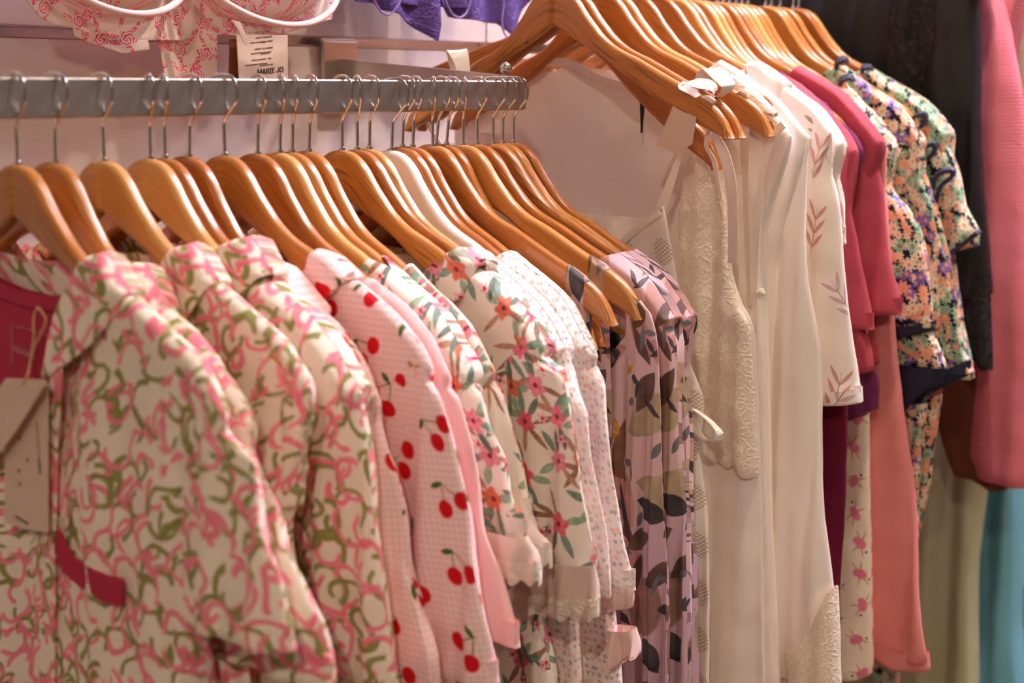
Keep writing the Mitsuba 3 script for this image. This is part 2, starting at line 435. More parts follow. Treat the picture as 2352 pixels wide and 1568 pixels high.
def cloth(X, uL, uR, top, hem, hx, seed=0, n=26, m=40, topB=None, hemB=None, closed=None, fold=(0, .05), start=.10, lean=None, inset=.02,
          scallop=None, power=3.0, uv0=None, side=1, hemn=False):
    """A hanging tube of cloth across the rail: u runs to the aisle (-y), x along the rail. uL, uR: its edges; top, hem: its upper and lower lines, front
    (and topB, hemB for the back); hx: (half thickness, z) points; closed: the u range in which front and back meet over a hanger."""
    r = np.random.default_rng(seed + 100)
    fL, fR, ft, fh = pl(uL), pl(uR), pt(top), pt(hem)
    ftB, fhB = pt(topB if topB is not None else top), pt(hemB if hemB is not None else hem)
    fx = pl(hx)
    s = np.cos(np.linspace(0, math.pi, n))
    S = np.concatenate([s, s[::-1][1:]])
    back = np.concatenate([np.zeros(n), np.ones(n - 1)])
    w = np.maximum(1 - np.abs(S) ** power, 0) ** (1 / power) * np.where(back > 0, 1, -1)
    zmaxL, zmaxR = max(q[1] for q in uL), max(q[1] for q in uR)
    ut = (fL(zmaxL) + (fR(zmaxR) - fL(zmaxL)) * (S + 1) / 2)
    z0 = np.where(back > 0, ftB(ut), ft(ut))
    uh = ut
    if hemn:
        uh = min(q[0] for q in hem) + (max(q[0] for q in hem) - min(q[0] for q in hem)) * (S + 1) / 2
    z1 = np.where(back > 0, fhB(ut), fh(uh))
    if scallop:
        z1 = z1 - scallop[0] * np.abs(np.sin(np.cumsum(np.r_[0, np.abs(np.diff(ut))]) * math.pi / scallop[1]))
    t = np.concatenate([[0, .001, .003, .007, .014, .026], np.linspace(.045, 1, m - 6)])[:, None]
    z = z0 + (z1 - z0) * t
    u = fL(z) + (fR(z) - fL(z)) * (S + 1) / 2
    h = fx(z)
    if closed:
        c = np.clip(np.minimum(ut - closed[0], closed[1] - ut) / .004 + 1, 0, 1)
        d = z0 - z
        h = h * (1 - c * (1 - np.sqrt(np.clip(d / .0045 + .0004, 0, 1))))
    depth = np.clip((z0.max() - z) / start, 0, 1)
    depth = depth * depth * (3 - 2 * depth)
    ph, ph2, k = r.uniform(0, 6.28), r.uniform(0, 6.28), fold[1]
    zz = z0.max() - z
    f = np.sin(u * 6.283 / k + ph + 2.2 * zz + .8 * np.sin(5 * zz + ph2)) + .5 * np.sin(u * 6.283 / (k * .47) + ph2 - 3 * zz) + .35 * np.sin(zz * 17 + u * 30 + ph)
    x = h * w + fold[0] * depth * f
    wr = .0010 * np.sin(u * 61 + z * 83 + ph) * np.sin(z * 37 - u * 45 + ph2) * depth
    x = x + wr + (pl(lean)(z) if lean else 0)
    # the hem turns up inside
    zi = np.stack([z[-1] + .002, z[-1] + inset])
    mid = (fL(z[-1]) + fR(z[-1])) / 2
    ui = np.stack([mid + (u[-1] - mid) * .985] * 2)
    xm = x[-1] - h[-1] * w
    xi = np.stack([xm + (h[-1] * w) * .8, xm + (h[-1] * w) * .7])
    z, u, x = np.vstack([z, zi]), np.vstack([u, ui]), np.vstack([x, xi])
    if side < 0:
        u = -u
    V = np.stack([X + x, -u, z], -1)
    seg = np.linalg.norm(np.diff(V, axis=1), axis=2)
    arc = np.concatenate([np.zeros((len(V), 1)), np.cumsum(seg, 1)], 1)
    off = np.array(uv0 if uv0 else (r.uniform(0, 3), r.uniform(0, 3)))
    uv = np.stack([arc + off[0], V[..., 2] + off[1]], -1)
    F = gridfaces(V.shape[0], V.shape[1])
    if side > 0:
        F = F[:, ::-1]
    return (V.reshape(-1, 3), F), uv.reshape(-1, 2)


def cl(parent, name, material, *a, label=None, **k):
    mesh, uv = cloth(*a, **k)
    return put(parent, name, mikit.ply(mesh, material, smooth=True, uv=uv), label)


def tube_mesh(P, rad, sides=10, closed=False):
    P = np.asarray(P, float)
    t = np.gradient(P, axis=0)
    t /= np.linalg.norm(t, axis=1, keepdims=True) + 1e-12
    a = np.cross(t[0], [0.31, 0.2, .93])
    if np.linalg.norm(a) < .2:
        a = np.cross(t[0], [1, 0, 0])
    A = []
    for i in range(len(P)):
        a = a - t[i] * (a @ t[i])
        a = a / np.linalg.norm(a)
        A.append(a)
    A = np.array(A)
    B = np.cross(t, A)
    th = np.linspace(0, 2 * math.pi, sides, endpoint=False)
    rad = np.broadcast_to(rad, (len(P),))
    V = P[:, None] + rad[:, None, None] * (np.cos(th)[None, :, None] * A[:, None] + np.sin(th)[None, :, None] * B[:, None])
    m = len(P)
    i, j = np.meshgrid(np.arange(m - 1), np.arange(sides), indexing='ij')
    q = np.stack([i * sides + j, i * sides + (j + 1) % sides, (i + 1) * sides + (j + 1) % sides, (i + 1) * sides + j], -1).reshape(-1, 4)
    V = V.reshape(-1, 3)
    F = tri(q)
    V = np.vstack([V, P[0], P[-1]])
    j = np.arange(sides)
    F = np.vstack([F, np.stack([(j + 1) % sides, j, j * 0 + m * sides], 1), np.stack([(m - 1) * sides + j, (m - 1) * sides + (j + 1) % sides, j * 0 + m * sides + 1], 1)])
    return V, F


def spline(P, n):
    P = np.asarray(P, float)
    d = np.r_[0, np.cumsum(np.linalg.norm(np.diff(P, axis=0), axis=1))]
    return PchipInterpolator(d, P)(np.linspace(0, d[-1], n))


def ribbon_mesh(P, width, across, thick=.0009, n=24):
    """A flat ribbon along the points P; across: direction of its width (one, or one per point)."""
    P0 = np.asarray(P, float)
    P = spline(P0, n)
    A = np.broadcast_to(np.asarray(across, float), P0.shape) if np.ndim(across) == 1 else np.asarray(across, float)
    A = spline(A + np.arange(len(P0))[:, None] * 1e-9, n) if np.ptp(A, axis=0).max() > 0 else np.broadcast_to(A[0], P.shape)
    t = np.gradient(P, axis=0)
    t /= np.linalg.norm(t, axis=1, keepdims=True) + 1e-12
    A = A - t * np.sum(A * t, 1, keepdims=True)
    A = A / (np.linalg.norm(A, axis=1, keepdims=True) + 1e-12)
    N = np.cross(t, A)
    wd = np.interp(np.linspace(0, 1, n), np.linspace(0, 1, len(np.atleast_1d(width))), np.atleast_1d(width))[:, None] / 2
    ring = np.stack([P - A * wd - N * thick / 2, P + A * wd - N * thick / 2, P + A * wd + N * thick / 2, P - A * wd + N * thick / 2], 1)
    i, j = np.meshgrid(np.arange(n - 1), np.arange(4), indexing='ij')
    q = np.stack([i * 4 + j, i * 4 + (j + 1) % 4, (i + 1) * 4 + (j + 1) % 4, (i + 1) * 4 + j], -1).reshape(-1, 4)
    F = np.vstack([tri(q), [[0, 2, 1], [0, 3, 2]], [[4 * n - 4, 4 * n - 3, 4 * n - 2], [4 * n - 4, 4 * n - 2, 4 * n - 1]]])
    V = ring.reshape(-1, 3)
    uv = np.repeat(np.linspace(0, 1, n), 4)[:, None] * [[1, 0]] * .1 + np.tile([[0, 0], [0, .01], [0, .01], [0, 0]], (n, 1))
    return (V, F), uv


def box(cx, cy, cz, sx, sy, sz, bevel=.001):
    m = trimesh.creation.box((sx, sy, sz))
    if bevel:
        c = np.array(m.vertices)
        pts = np.vstack([np.where(np.arange(3) == k, c, c - np.sign(c) * bevel) for k in range(3)])
        m = trimesh.convex.convex_hull(pts)
    m.apply_translation((cx, cy, cz))
    return m


def slab(poly, pos, normal, thick=.0012, size=.012, uvs=1.0):
    """A cut piece of cloth or card: the polygon (a, b), each point placed by pos(a, b) -> 3-D, with real thickness along normal."""
    g = shapely.Polygon(poly).buffer(0)
    v, f = trimesh.creation.triangulate_polygon(g, engine='earcut')
    v = np.c_[v, np.zeros(len(v))]
    v, f = trimesh.remesh.subdivide_to_size(v, f, size, max_iter=8)
    m = trimesh.Trimesh(v, f, process=True)
    v, f = np.array(m.vertices)[:, :2], np.array(m.faces)
    e = np.sort(m.edges, axis=1)
    uq, cnt = np.unique(e, axis=0, return_counts=True)
    bset = {tuple(q) for q in uq[cnt == 1]}
    be = np.array([q for q in m.edges if tuple(sorted(q)) in bset])
    P = pos(v[:, 0], v[:, 1])
    nn = np.asarray(normal, float)
    nn = nn / np.linalg.norm(nn)
    N = len(v)
    V = np.vstack([P + nn * thick / 2, P - nn * thick / 2])
    F = np.vstack([f, f[:, ::-1] + N, np.stack([be[:, 1], be[:, 0], be[:, 0] + N], 1), np.stack([be[:, 1], be[:, 0] + N, be[:, 1] + N], 1)])
    return (V, F), np.vstack([v, v]) * uvs


def onX(X, bulge=0.0, slope=0.0):
    """places (u, z) in the plane x = X"""
    return lambda a, b: np.stack([X + bulge * np.sin(a * 40) + 0 * a, -a, b], -1)


def onY(Y, wave=0.0, k=60.0, tilt=0.0):
    """places (x, z) in the plane y = Y"""
    return lambda a, b: np.stack([a, Y + wave * np.sin(a * k + b * 13) + tilt * (b - 1.5), b], -1)


def text_on(parent, name, text, height, origin, right, up, material, depth=.0004, max_width=None):
    m = meshkit.text_mesh(text, height, depth)
    r, u = np.asarray(right, float), np.asarray(up, float)
    r, u = r / np.linalg.norm(r), u / np.linalg.norm(u)
    M = np.eye(4)
    sc = 1.0
    if max_width:
        sc = min(1, max_width / m.extents[0])
    M[:3, 0], M[:3, 1], M[:3, 2], M[:3, 3] = r * sc, u, np.cross(r, u), origin
    m.apply_transform(M)
    put(parent, name, mikit.ply(m, material))


# ------------------------------------------------------------------ the room
WALL_Y = .29
struct('floor', mikit.ply(box(0.5, -1.8, -.02, 7, 4.6, .04, 0), 'm_floor'))
struct('ceiling', mikit.ply(box(0.5, -1.8, 2.72, 7, 4.6, .04, 0), 'm_ceiling'))
struct('wall_left', mikit.ply(box(-2.9, -1.8, 1.35, .1, 4.6, 2.74, 0), 'm_wall'))
struct('wall_right', mikit.ply(box(3.9, -1.8, 1.35, .1, 4.6, 2.74, 0), 'm_wall'))
struct('wall_front', mikit.ply(box(.5, -4.0, 1.35, 7, .1, 2.74, 0), 'm_wall'))
for x, y, p in UNSEEN_PANELS:
    key = thing('unseen_ceiling_panel_light', 'unseen cool ceiling panel light, out of view, placed for lilac streaks on the hangers', 'ceiling light', 'unseen cool ceiling panel lights')
    put(key, 'frame', mikit.ply(trimesh.util.concatenate([box(x + a, y + b, 2.694, w, d, .014, .001) for a, b, w, d in ((0, .225, 1.68, .03), (0, -.225, 1.68, .03), (.825, 0, .03, .48), (-.825, 0, .03, .48))]), 'm_alu'))
    scene[numbered(key + '__diffuser')] = {**mikit.ply(box(x, y, 2.695, 1.62, .42, .008, 0), 'm_plastic'), 'emitter': {'type': 'area', 'radiance': rgb([p * c for c in COOL])}}

# slat wall: boards with aluminium channels between
struct('wall_back', mikit.ply(box(.5, WALL_Y + .045, 1.35, 6.8, .05, 2.7, 0), 'm_backing'))
SPLIT = .2835
for k in range(-3, 14):
    zc = 1.497 + .15 * (k - 6)
    for x0, x1 in ((-2.8, SPLIT - .001), (SPLIT + .001, 3.8)):
        put('wall_back', 'board', mikit.ply(box((x0 + x1) / 2, WALL_Y + .009, zc + .075, x1 - x0, .018, .139, .0012), 'm_panel'))
        put('wall_back', 'channel', mikit.ply(trimesh.util.concatenate([box((x0 + x1) / 2, WALL_Y + .016, zc, x1 - x0, .006, .0125, 0), box((x0 + x1) / 2, WALL_Y + .0055, zc + .0052, x1 - x0, .013, .0011, 0), box((x0 + x1) / 2, WALL_Y + .0055, zc - .0052, x1 - x0, .013, .0011, 0)]), 'm_alu'))

for i, (x, y, p) in enumerate(UNSEEN_SPOTS):
    key = thing('unseen_ceiling_spotlight', 'unseen recessed ceiling spotlight, out of view, placed to light the clothes', 'spotlight', 'unseen ceiling spotlights lighting the clothes')
    ring = trimesh.creation.annulus(SPOT_R + .004, SPOT_R + .022, .012)
    ring.apply_translation((x, y, 2.694))
    put(key, 'trim_ring', mikit.ply(ring, 'm_alu', smooth=30))
    dsk = trimesh.creation.cylinder(SPOT_R, .008, sections=32)
    dsk.apply_translation((x, y, 2.694))
    scene[numbered(key + '__lamp')] = {**mikit.ply(dsk, 'm_plastic'), 'emitter': {'type': 'area', 'radiance': rgb([p * c for c in WARM])}}

# ------------------------------------------------------------------ rails
BAR_TOP = 1.4505
rail = thing('hang_rail', 'brushed steel rectangular hang rail carrying the nearer row of wooden hangers', 'rail')
put(rail, 'bar', mikit.ply(box(-.62, 0, BAR_TOP - .0152, 1.25, .0125, .0304, .0012), 'm_steel'))
put(rail, 'end_cap', mikit.ply(box(.0062, 0, BAR_TOP - .0152, .0024, .0118, .029, .0008), 'm_steel'))
arm = thing('wall_arm', 'champagne metal wall arm with ball end sloping to the tip of the nearer rail', 'bracket')
V = np.array([[x, y, z] for x in (-.0055, .0055) for y, z in ((WALL_Y - .012, 1.4765), (.012, 1.4555), (.012, 1.428), (WALL_Y - .012, 1.436))]) + [.0122, 0, 0]
put(arm, 'beam', mikit.ply(trimesh.convex.convex_hull(V), 'm_ball'))
put(arm, 'plate', mikit.ply(box(.008, WALL_Y - .009, 1.455, .056, .006, .085, .0015), 'm_ball'))
put(arm, 'hook_lip', mikit.ply(box(.008, WALL_Y - .003, 1.4985, .056, .012, .0035, .001), 'm_ball'))
ball = trimesh.creation.icosphere(4, .0068)
ball.apply_translation((.0045, .020, 1.4635))
put(arm, 'ball', mikit.ply(ball, 'm_ball', smooth=True))
RAIL2_Z = 1.55
rail2 = thing('hang_rail', 'brushed steel hang rail above the farther and higher row of wooden hangers', 'rail')
put(rail2, 'bar', mikit.ply(box(.36, 0, RAIL2_Z + .0645 - .0152, .70, .0125, .0304, .0012), 'm_steel'))
for x in (.03, .69):
    put(rail2, 'bracket', mikit.ply(box(x, WALL_Y / 2, RAIL2_Z + .05, .012, WALL_Y - .002, .024, .001), 'm_steel'))

# ------------------------------------------------------------------ hangers
ST = np.array([(0, 0, 0, -.041), (.0105, -.001, .008, -.0435), (.022, -.006, .016, -.0485), (.032, -.015, .024, -.053), (.042, -.028, .033, -.058), (.054, -.041, .044, -.063),
               (.066, -.053, .056, -.0685), (.083, -.065, .07, -.077), (.11, -.0765, .0976, -.0957), (.15, -.096, .138, -.1185), (.18, -.110, .17, -.135), (.20, -.121, .192, -.1455),
               (.213, -.133, .205, -.151), (.222, -.146, .2145, -.1555), (.2255, -.157, .219, -.1582)])
THICK = .0138


def arm_mesh(hid, side):
    d = np.r_[0, np.cumsum(np.linalg.norm(np.diff((ST[:, :2] + ST[:, 2:]) / 2, axis=0), axis=1))]
    q = np.linspace(0, d[-1], 40)
    s = PchipInterpolator(d, ST)(q)
    mid, half = (s[:, :2] + s[:, 2:]) / 2, (s[:, :2] - s[:, 2:]) / 2
    hl = np.linalg.norm(half, axis=1)
    A_, rr = THICK / 2, .0056
    xs, ys, sg = [], [], []
    for c0 in range(4):
        for th in np.linspace(0, math.pi / 2, 7)[:6] + c0 * math.pi / 2:
            xs.append(np.sign(math.cos(math.pi / 4 + c0 * math.pi / 2)) * (A_ - rr) + rr * math.cos(th))
            ys.append(rr * math.sin(th))
            sg.append(np.sign(math.sin(math.pi / 4 + c0 * math.pi / 2)))
    xs, ys, sg = (np.array(w_ + w_[:1]) for w_ in (xs, ys, sg))
    x = np.broadcast_to(xs, (40, 25))
    b = (sg[None] * np.maximum(hl[:, None] - rr, 0) + ys[None]) / hl[:, None]
    uz = mid[:, None] + half[:, None] * b[..., None]
    V = np.stack([x, -uz[..., 0] * side, uz[..., 1]], -1)
    uv = np.stack([q[:, None] + 0 * b + 10 * hid, .5 + half[:, 1][:, None] * b + x * .6], -1)
    F = gridfaces(40, 25)
    if side < 0:
        F = F[:, ::-1]
    nV = V.reshape(-1, 3)
    n0 = len(nV)
    capv = np.vstack([V[0].mean(0), V[-1].mean(0)])
    j = np.arange(24)
    F = np.vstack([F, np.stack([j, j + 1, j * 0 + n0], 1), np.stack([39 * 25 + j + 1, 39 * 25 + j, j * 0 + n0 + 1], 1)])
    return (np.vstack([nV, capv]), F), np.vstack([uv.reshape(-1, 2), [[10 * hid, .5], [10 * hid + d[-1], .5]]])


HOOK = np.array([(0, -.006), (0, .012), (0, .0255), (-.0025, .0315), (-.0090, .0395), (-.0148, .0475), (-.0155, .0545), (-.0138, .0615), (-.0095, .0662), (-.004, .0679), (.002, .0679),
                 (.0085, .0662), (.0130, .0615), (.0146, .0555), (.0145, .051)])
hp = spline(np.c_[np.zeros(len(HOOK)), HOOK], 46)
hook_ply = mikit.ply(tube_mesh(hp, .00155, 10), 'm_chrome', smooth=True)
ferrule_ply = mikit.ply(tube_mesh([(0, 0, -.001), (0, 0, .0015), (0, 0, .003)], [.003, .003, .0018], 14), 'm_chrome', smooth=40)
hanger_no = [0]


def hanger(X, z, label, yaw=0.0, group=None, tilt=0.0, material='m_wood', name='wooden_hanger', lean=0.0):
    hanger_no[0] += 1
    hid = hanger_no[0]
    key = thing(name, label, 'hanger', group)
    M = T().translate([X, 0, z + .064]).rotate([1, 0, 0], tilt).rotate([0, 1, 0], lean).translate([0, 0, -.064])
    for side in (1, -1):
        mesh, uv = arm_mesh(hid if side > 0 else hid + .0, side)
        scene[numbered(key + '__arm')] = {**mikit.ply(mesh, material, smooth=True, uv=uv), 'to_world': M}
    scene[key + '__hook'] = {**hook_ply, 'to_world': M @ T().rotate([0, 0, 1], yaw)}
    scene[key + '__ferrule'] = {**ferrule_ply, 'to_world': M}
    return key


ORD = ['first', 'second', 'third', 'fourth', 'fifth', 'sixth', 'seventh', 'eighth', 'ninth', 'tenth', 'eleventh', 'twelfth', 'thirteenth', 'fourteenth', 'fifteenth', 'sixteenth',
       'seventeenth', 'eighteenth', 'nineteenth', 'twentieth', 'twenty-first', 'twenty-second', 'twenty-third', 'twenty-fourth', 'twenty-fifth']
H1 = [-.589, -.554, -.5135, -.468, -.4535, -.426, -.393, -.353, -.327, -.3125, -.2915, -.2546, -.235, -.2167, -.194, -.1705, -.156, -.132, -.1175, -.103, -.0865, -.065, -.040, -.0225, -.005]
YAW = [0, 5, 0, -22, -25, 0, 14, -15, -30, -28, -20, -5, -30, -12, 22, -5, -20, -35, -10, -15, -35, -8, 8, 12, 16]
H1_TILT = {1: 4.5, 2: -.5, 3: 1.5, 4: 1.5, 5: 5, 6: -.5, 7: 3.5, 8: 4, 9: 4, 10: 5, 11: .5, 12: .5, 13: 3, 15: 4, 16: 4, 18: 8.0, 19: 7.2, 23: 1.5, 24: 1.5}
for i, X in enumerate(H1):
    if i == 14:
        hanger(-.1865, 1.3835, 'white plastic hanger, the only white one on the nearer rail', YAW[i], tilt=3, material='m_plastic', name='white_hanger')
        continue
    hanger(X, 1.386, 'glossy wooden hanger, ' + ORD[i] + ' from the left on the nearer rail', YAW[i], tilt=H1_TILT.get(i, 0))
H2 = [.064, .085, .106, .144, .165, .21, .255, .298, .3125, .351, .3655, .380, .3985, .4135, .4305, .449, .463, .4775, .519, .5335, .557, .589, .6035]
H2_TILT = {2: 9.5, 5: 1, 7: 3, 8: 3, 9: 6, 10: 6, 11: 6, 12: 3.5, 13: 3.5, 14: 5, 15: 6, 16: 6, 17: 6, 18: 4, 19: 4, 20: 4, 21: 2, 22: 2}
for i, X in enumerate(H2):
    hanger(X, RAIL2_Z, 'glossy wooden hanger, ' + ORD[i] + ' from the front on the farther rail', float(rng.uniform(-20, 20)), tilt=H2_TILT.get(i, 0))


# ------------------------------------------------------------------ garments on the nearer rail
def sym(side):
    return [(-min(u, .262), z) for u, z in side]


def hx(top, low, ztop, zlow):
    return [(top, ztop), (top, ztop - .03), ((top + low) / 2, ztop - .10), (low, zlow)]


def prof(tilt):
    """The upper line of a hanger's near arm, tilted: (u, z) relative to its top."""
    a = math.radians(tilt)
    return ST[:, 0] * math.cos(a) + (ST[:, 1] - .064) * math.sin(a), .064 + (ST[:, 1] - .064) * math.cos(a) - ST[:, 0] * math.sin(a)


def top_garment(name, label, cat, material, X, shoulder, side, hem, low=.014, thick=.0095, group=None, sleeve=None, cuff_z=None, sleeve_w=.11, sleeve_low=.02, tilt=0.0, neck_drop=.08, neck_back=.015, seed=1,
                fold=(.002, .07), sfold=(.003, .05), m=40, lean=None, slean=None, scallop=None, cuff_tilt=0.0, inner=None, n=38, start=.10):
    """A top hung on a hanger: body and two sleeves. shoulder: (u, z) along its near shoulder from the neck outwards; side: its near side from the shoulder tip down
    to the hem; sleeve: the outer edge of its near sleeve."""
    key = thing(name, label, cat, group)
    zb0 = (1.386 if X < .03 else 1.801 if X > .64 else RAIL2_Z)
    over_ = .0035 if thick < .012 else .0055
    (PU, PZ), (FU, FZ) = prof(tilt), prof(-tilt)
    hz = lambda u: zb0 + float(np.interp(u, PU, PZ)) + over_
    ue, zt = PU[-1] + .0115, zb0 + PZ[-1]
    sx, sz = [q[0] for q in shoulder], [q[1] for q in shoulder]
    line = [(u, max(float(np.interp(u, sx, sz)), hz(u) if u < PU[-1] - .003 else -9)) for u in np.unique(np.r_[sx, np.linspace(sx[0], sx[-1], 14)])]
    if line[-1][0] < ue - .003:
        line = [q for q in line if q[0] < PU[-3] + .004] + [(PU[-2] + .003, zb0 + PZ[-2] + .006), (ue, zt + .001)]
    shoulder = line
    wide = lambda P: [(u if u >= ue else max(u, ue if z > zt - .015 else ue - (zt - .015 - z) * .4), z) for u, z in P if z < shoulder[-1][1]]
    side, sleeve = [(ue - .0005, zt - .010)] + wide(side), ([(ue, zt - .014)] + wide(sleeve) if sleeve else None)
    far = [(-u, zb0 + z + over_) for u, z in zip(FU, FZ) if shoulder[0][0] + .004 < u < FU[-3] + .002] + [(-FU[-2] - .003, zb0 + FZ[-2] + .006), (-FU[-1] - .0115, zb0 + FZ[-1] + .001)]
    far = [(-shoulder[0][0], zb0 + float(np.interp(shoulder[0][0], FU, FZ)) + over_)] + far
    un, zn = shoulder[0]
    us, zs = shoulder[-1]
    line = list(shoulder)
    mirror = far
    L0 = [far[-1]] + [(far[-1][0] + .001, far[-1][1] - .02)] + [(-min(u, .255), z) for u, z in side if z < far[-1][1] - .05]
    front = mirror[::-1] + [(-un * .62, zn - neck_drop * .55), (-un * .3, zn - neck_drop), (un * .3, zn - neck_drop), (un * .62, zn - neck_drop * .55)] + line
    back = mirror[::-1] + [(-un * .8, zn - neck_back * .6), (0, zn - neck_back), (un * .8, zn - neck_back * .6)] + line
    for q in (front, back):
        q.sort(key=lambda p: p[0])
    R_ = [(us, zs)] + list(side)
    zb = hem if not hasattr(hem, '__len__') else min(q[1] for q in hem)
    HX = [(thick, 9), (thick, zt - .01), (low, zt - .10), (low, zb)]
    # shoulders close over the hanger, the neck stays open: two closed ranges are written as one call with the neck left out
    cl_kw = dict(seed=seed, fold=fold, m=m, lean=lean, n=n, start=start, scallop=scallop, power=5.0 if thick < .012 else 11.0)
    mesh, uv = cloth(X, L0, R_, front, hem, HX, topB=back, closed=(un, 9), **cl_kw)
    put(key, 'body', mikit.ply(mesh, material, smooth=True, uv=uv))
    if sleeve:
        sl = [(us - .001, zs + .004)] + list(sleeve)
        cz = min(q[1] for q in sleeve) if cuff_z is None else cuff_z
        w = sleeve_w
        L_ = inner if inner else [(us - .075, zs + .03), (us - .07, zs - .06)] + [(u - w, z) for u, z in sleeve[1:]]
        tp = [(us - .09, zs + .045)] + [(u, z - .004) for u, z in line[-3:]]
        uo = pl(sl)(cz)
        hm = [(uo - w, cz + cuff_tilt), (uo, cz)]
        for sd in (1, -1):
            if sd < 0 and us > .26:
                continue
            k = dict(seed=seed + 31, fold=sfold, n=26 if sd > 0 else 14, m=34 if sd > 0 else 18, lean=slean if slean else lean, power=2.4, side=sd)
            cl(key, 'sleeve', material, X, L_, sl, tp, hm, [(thick * .7, zs + .05), (thick, zs - .02), (sleeve_low * .8, zs - .10), (sleeve_low, cz)], closed=(0, 9), start=.12, **k)
    return key


def collar(key, material, X, left, right, hemF, drop=.04, thick=.0135, name='collar', seed=3, label=None, topz=None, tilt=0.0):
    """A turned-down collar leaf that straddles the hanger arm."""
    zb0 = (1.386 if X < .03 else RAIL2_Z)
    zt = max(max(q[1] for q in left), max(q[1] for q in right))
    PU, PZ = prof(tilt)
    hz = lambda u: zb0 + float(np.interp(u, PU, PZ)) + .008
    left = [(left[0][0], max(left[0][1], hz(left[0][0])))] + list(left[1:])
    right = [(right[0][0], max(right[0][1], hz(right[0][0])))] + list(right[1:])
    tl, tr = left[0], right[0]
    mid = ((tl[0] + tr[0]) / 2, (tl[1] + tr[1]) / 2)
    hb = [(u, min(z, zz) - drop) for (u, z), zz in zip((tl, tr), (tl[1], tr[1]))]
    top = topz if topz else [tl, tr]
    cl(key, name, material, X, left, right, top, hemF, [(thick, zt), (thick + .0045, zt - .03), (thick + .010, zt - .10)], hemB=hb, closed=(-9, 9), seed=seed, n=22, m=26, inset=.006, power=4, label=label, hemn=True)


squig = dict(cat='pyjama top', material='m_squiggle')
pa = top_garment('pyjama_shirt', 'squiggle print pyjama top at the left front with a raspberry pocket flap', X=-.589,
                 shoulder=[(0.0973,1.3271),(0.1313,1.2994),(0.1663,1.2804),(0.1934,1.2694),(0.2114,1.2616)], side=[(0.2152,1.2405),(0.1998,1.2201),(0.1872,1.1747),(0.1880,1.1115),(0.2025,1.0284)], hem=.93, sleeve=[(0.2114,1.2616),(0.2296,1.2485),(0.2447,1.2352),(0.2596,1.2026),(0.2715,1.1661),(0.2870,1.1245),(0.2957,1.0738)], low=.016, sleeve_low=.017,
                 sleeve_w=.118, seed=11, neck_drop=.16, cuff_tilt=.004, **squig)
collar(pa, 'm_squiggle', -.589, [(0.0954,1.3252),(0.0779,1.3064),(0.0613,1.2857),(0.0481,1.2548),(0.0437,1.2344)], [(0.1123,1.3287),(0.1247,1.3142),(0.1385,1.3006),(0.1317,1.2863),(0.1243,1.2715),(0.1079,1.2538),(0.0877,1.2400)], [(0.0422,1.2369),(0.0532,1.2316),(0.0816,1.2334),(0.1097,1.2428),(0.1272,1.2624),(0.1355,1.2882)], label='rounded collar leaf')
pb = top_garment('pyjama_shirt', 'squiggle print pyjama top second from the left, mostly hidden by the first', X=-.554,
                 tilt=4.5, shoulder=[(0.0940,1.3141),(0.1109,1.3052),(0.1228,1.2812),(0.1383,1.2729),(0.1763,1.2563),(0.1996,1.2420)], side=[(0.2031,1.2175),(0.1925,1.2001),(0.1890,1.1352),(0.2023,1.0166)], hem=.93, sleeve=[(0.1996,1.2420),(0.2126,1.2189),(0.2250,1.1865),(0.2462,1.1466),(0.2672,1.1104),(0.2827,1.0859),(0.2942,1.0402)], low=.014, sleeve_low=.015, seed=12, **squig)
collar(pb, 'm_squiggle', -.554, [(0.0864,1.3100),(0.0826,1.2836),(0.0833,1.2572)], [(0.1094,1.3164),(0.1189,1.3031),(0.1284,1.2829),(0.1216,1.2680),(0.1129,1.2574)], [(0.0805,1.2569),(0.1129,1.2574),(0.1286,1.2784)], label='collar leaf', tilt=4.5)
pc = top_garment('pyjama_shirt', 'squiggle print pyjama top third from the left with a tall rounded collar', X=-.5135,
                 tilt=-0.5, shoulder=[(0.0975,1.3265),(0.1339,1.2995),(0.1735,1.2821),(0.2060,1.2683),(0.2172,1.2554)], side=[(0.2182,1.2349),(0.2023,1.2167),(0.1917,1.1923),(0.1985,1.1274),(0.2177,1.0074)], hem=.92, sleeve=[(0.2172,1.2554),(0.2239,1.2388),(0.2275,1.2232),(0.2260,1.1977),(0.2234,1.1780),(0.2190,1.1610),(0.2163,1.1425)], low=.016, sleeve_low=.017, seed=13, cuff_tilt=-.01, **squig)
collar(pc, 'm_squiggle', -.5135, [(0.0954,1.3251),(0.0808,1.3090),(0.0710,1.2937),(0.0896,1.2796),(0.1018,1.2607),(0.1081,1.2513)], [(0.1141,1.3294),(0.1288,1.3145),(0.1397,1.3011),(0.1374,1.2875),(0.1261,1.2699),(0.1135,1.2519)], [(0.0699,1.2947),(0.0895,1.2779),(0.1069,1.2485),(0.1260,1.2683),(0.1406,1.2992)], label='collar leaf')
pd = top_garment('pyjama_shirt', 'squiggle print pyjama top fourth from the left, next to the gingham collar', X=-.461,
                 thick=.0173, tilt=1.5, shoulder=[(0.1000,1.3282),(0.1232,1.2995),(0.1587,1.2743),(0.1868,1.2655),(0.2093,1.2535),(0.2230,1.2420)], side=[(0.2294,1.2247),(0.2102,1.2054),(0.1999,1.1837),(0.2026,1.1156),(0.2133,0.9886)], hem=.90, sleeve=[(0.2230,1.2420),(0.2326,1.2226),(0.2373,1.1896),(0.2442,1.1545),(0.2513,1.1072),(0.2569,1.0719),(0.2632,1.0002)], low=.016, sleeve_low=.018, seed=14, **squig)
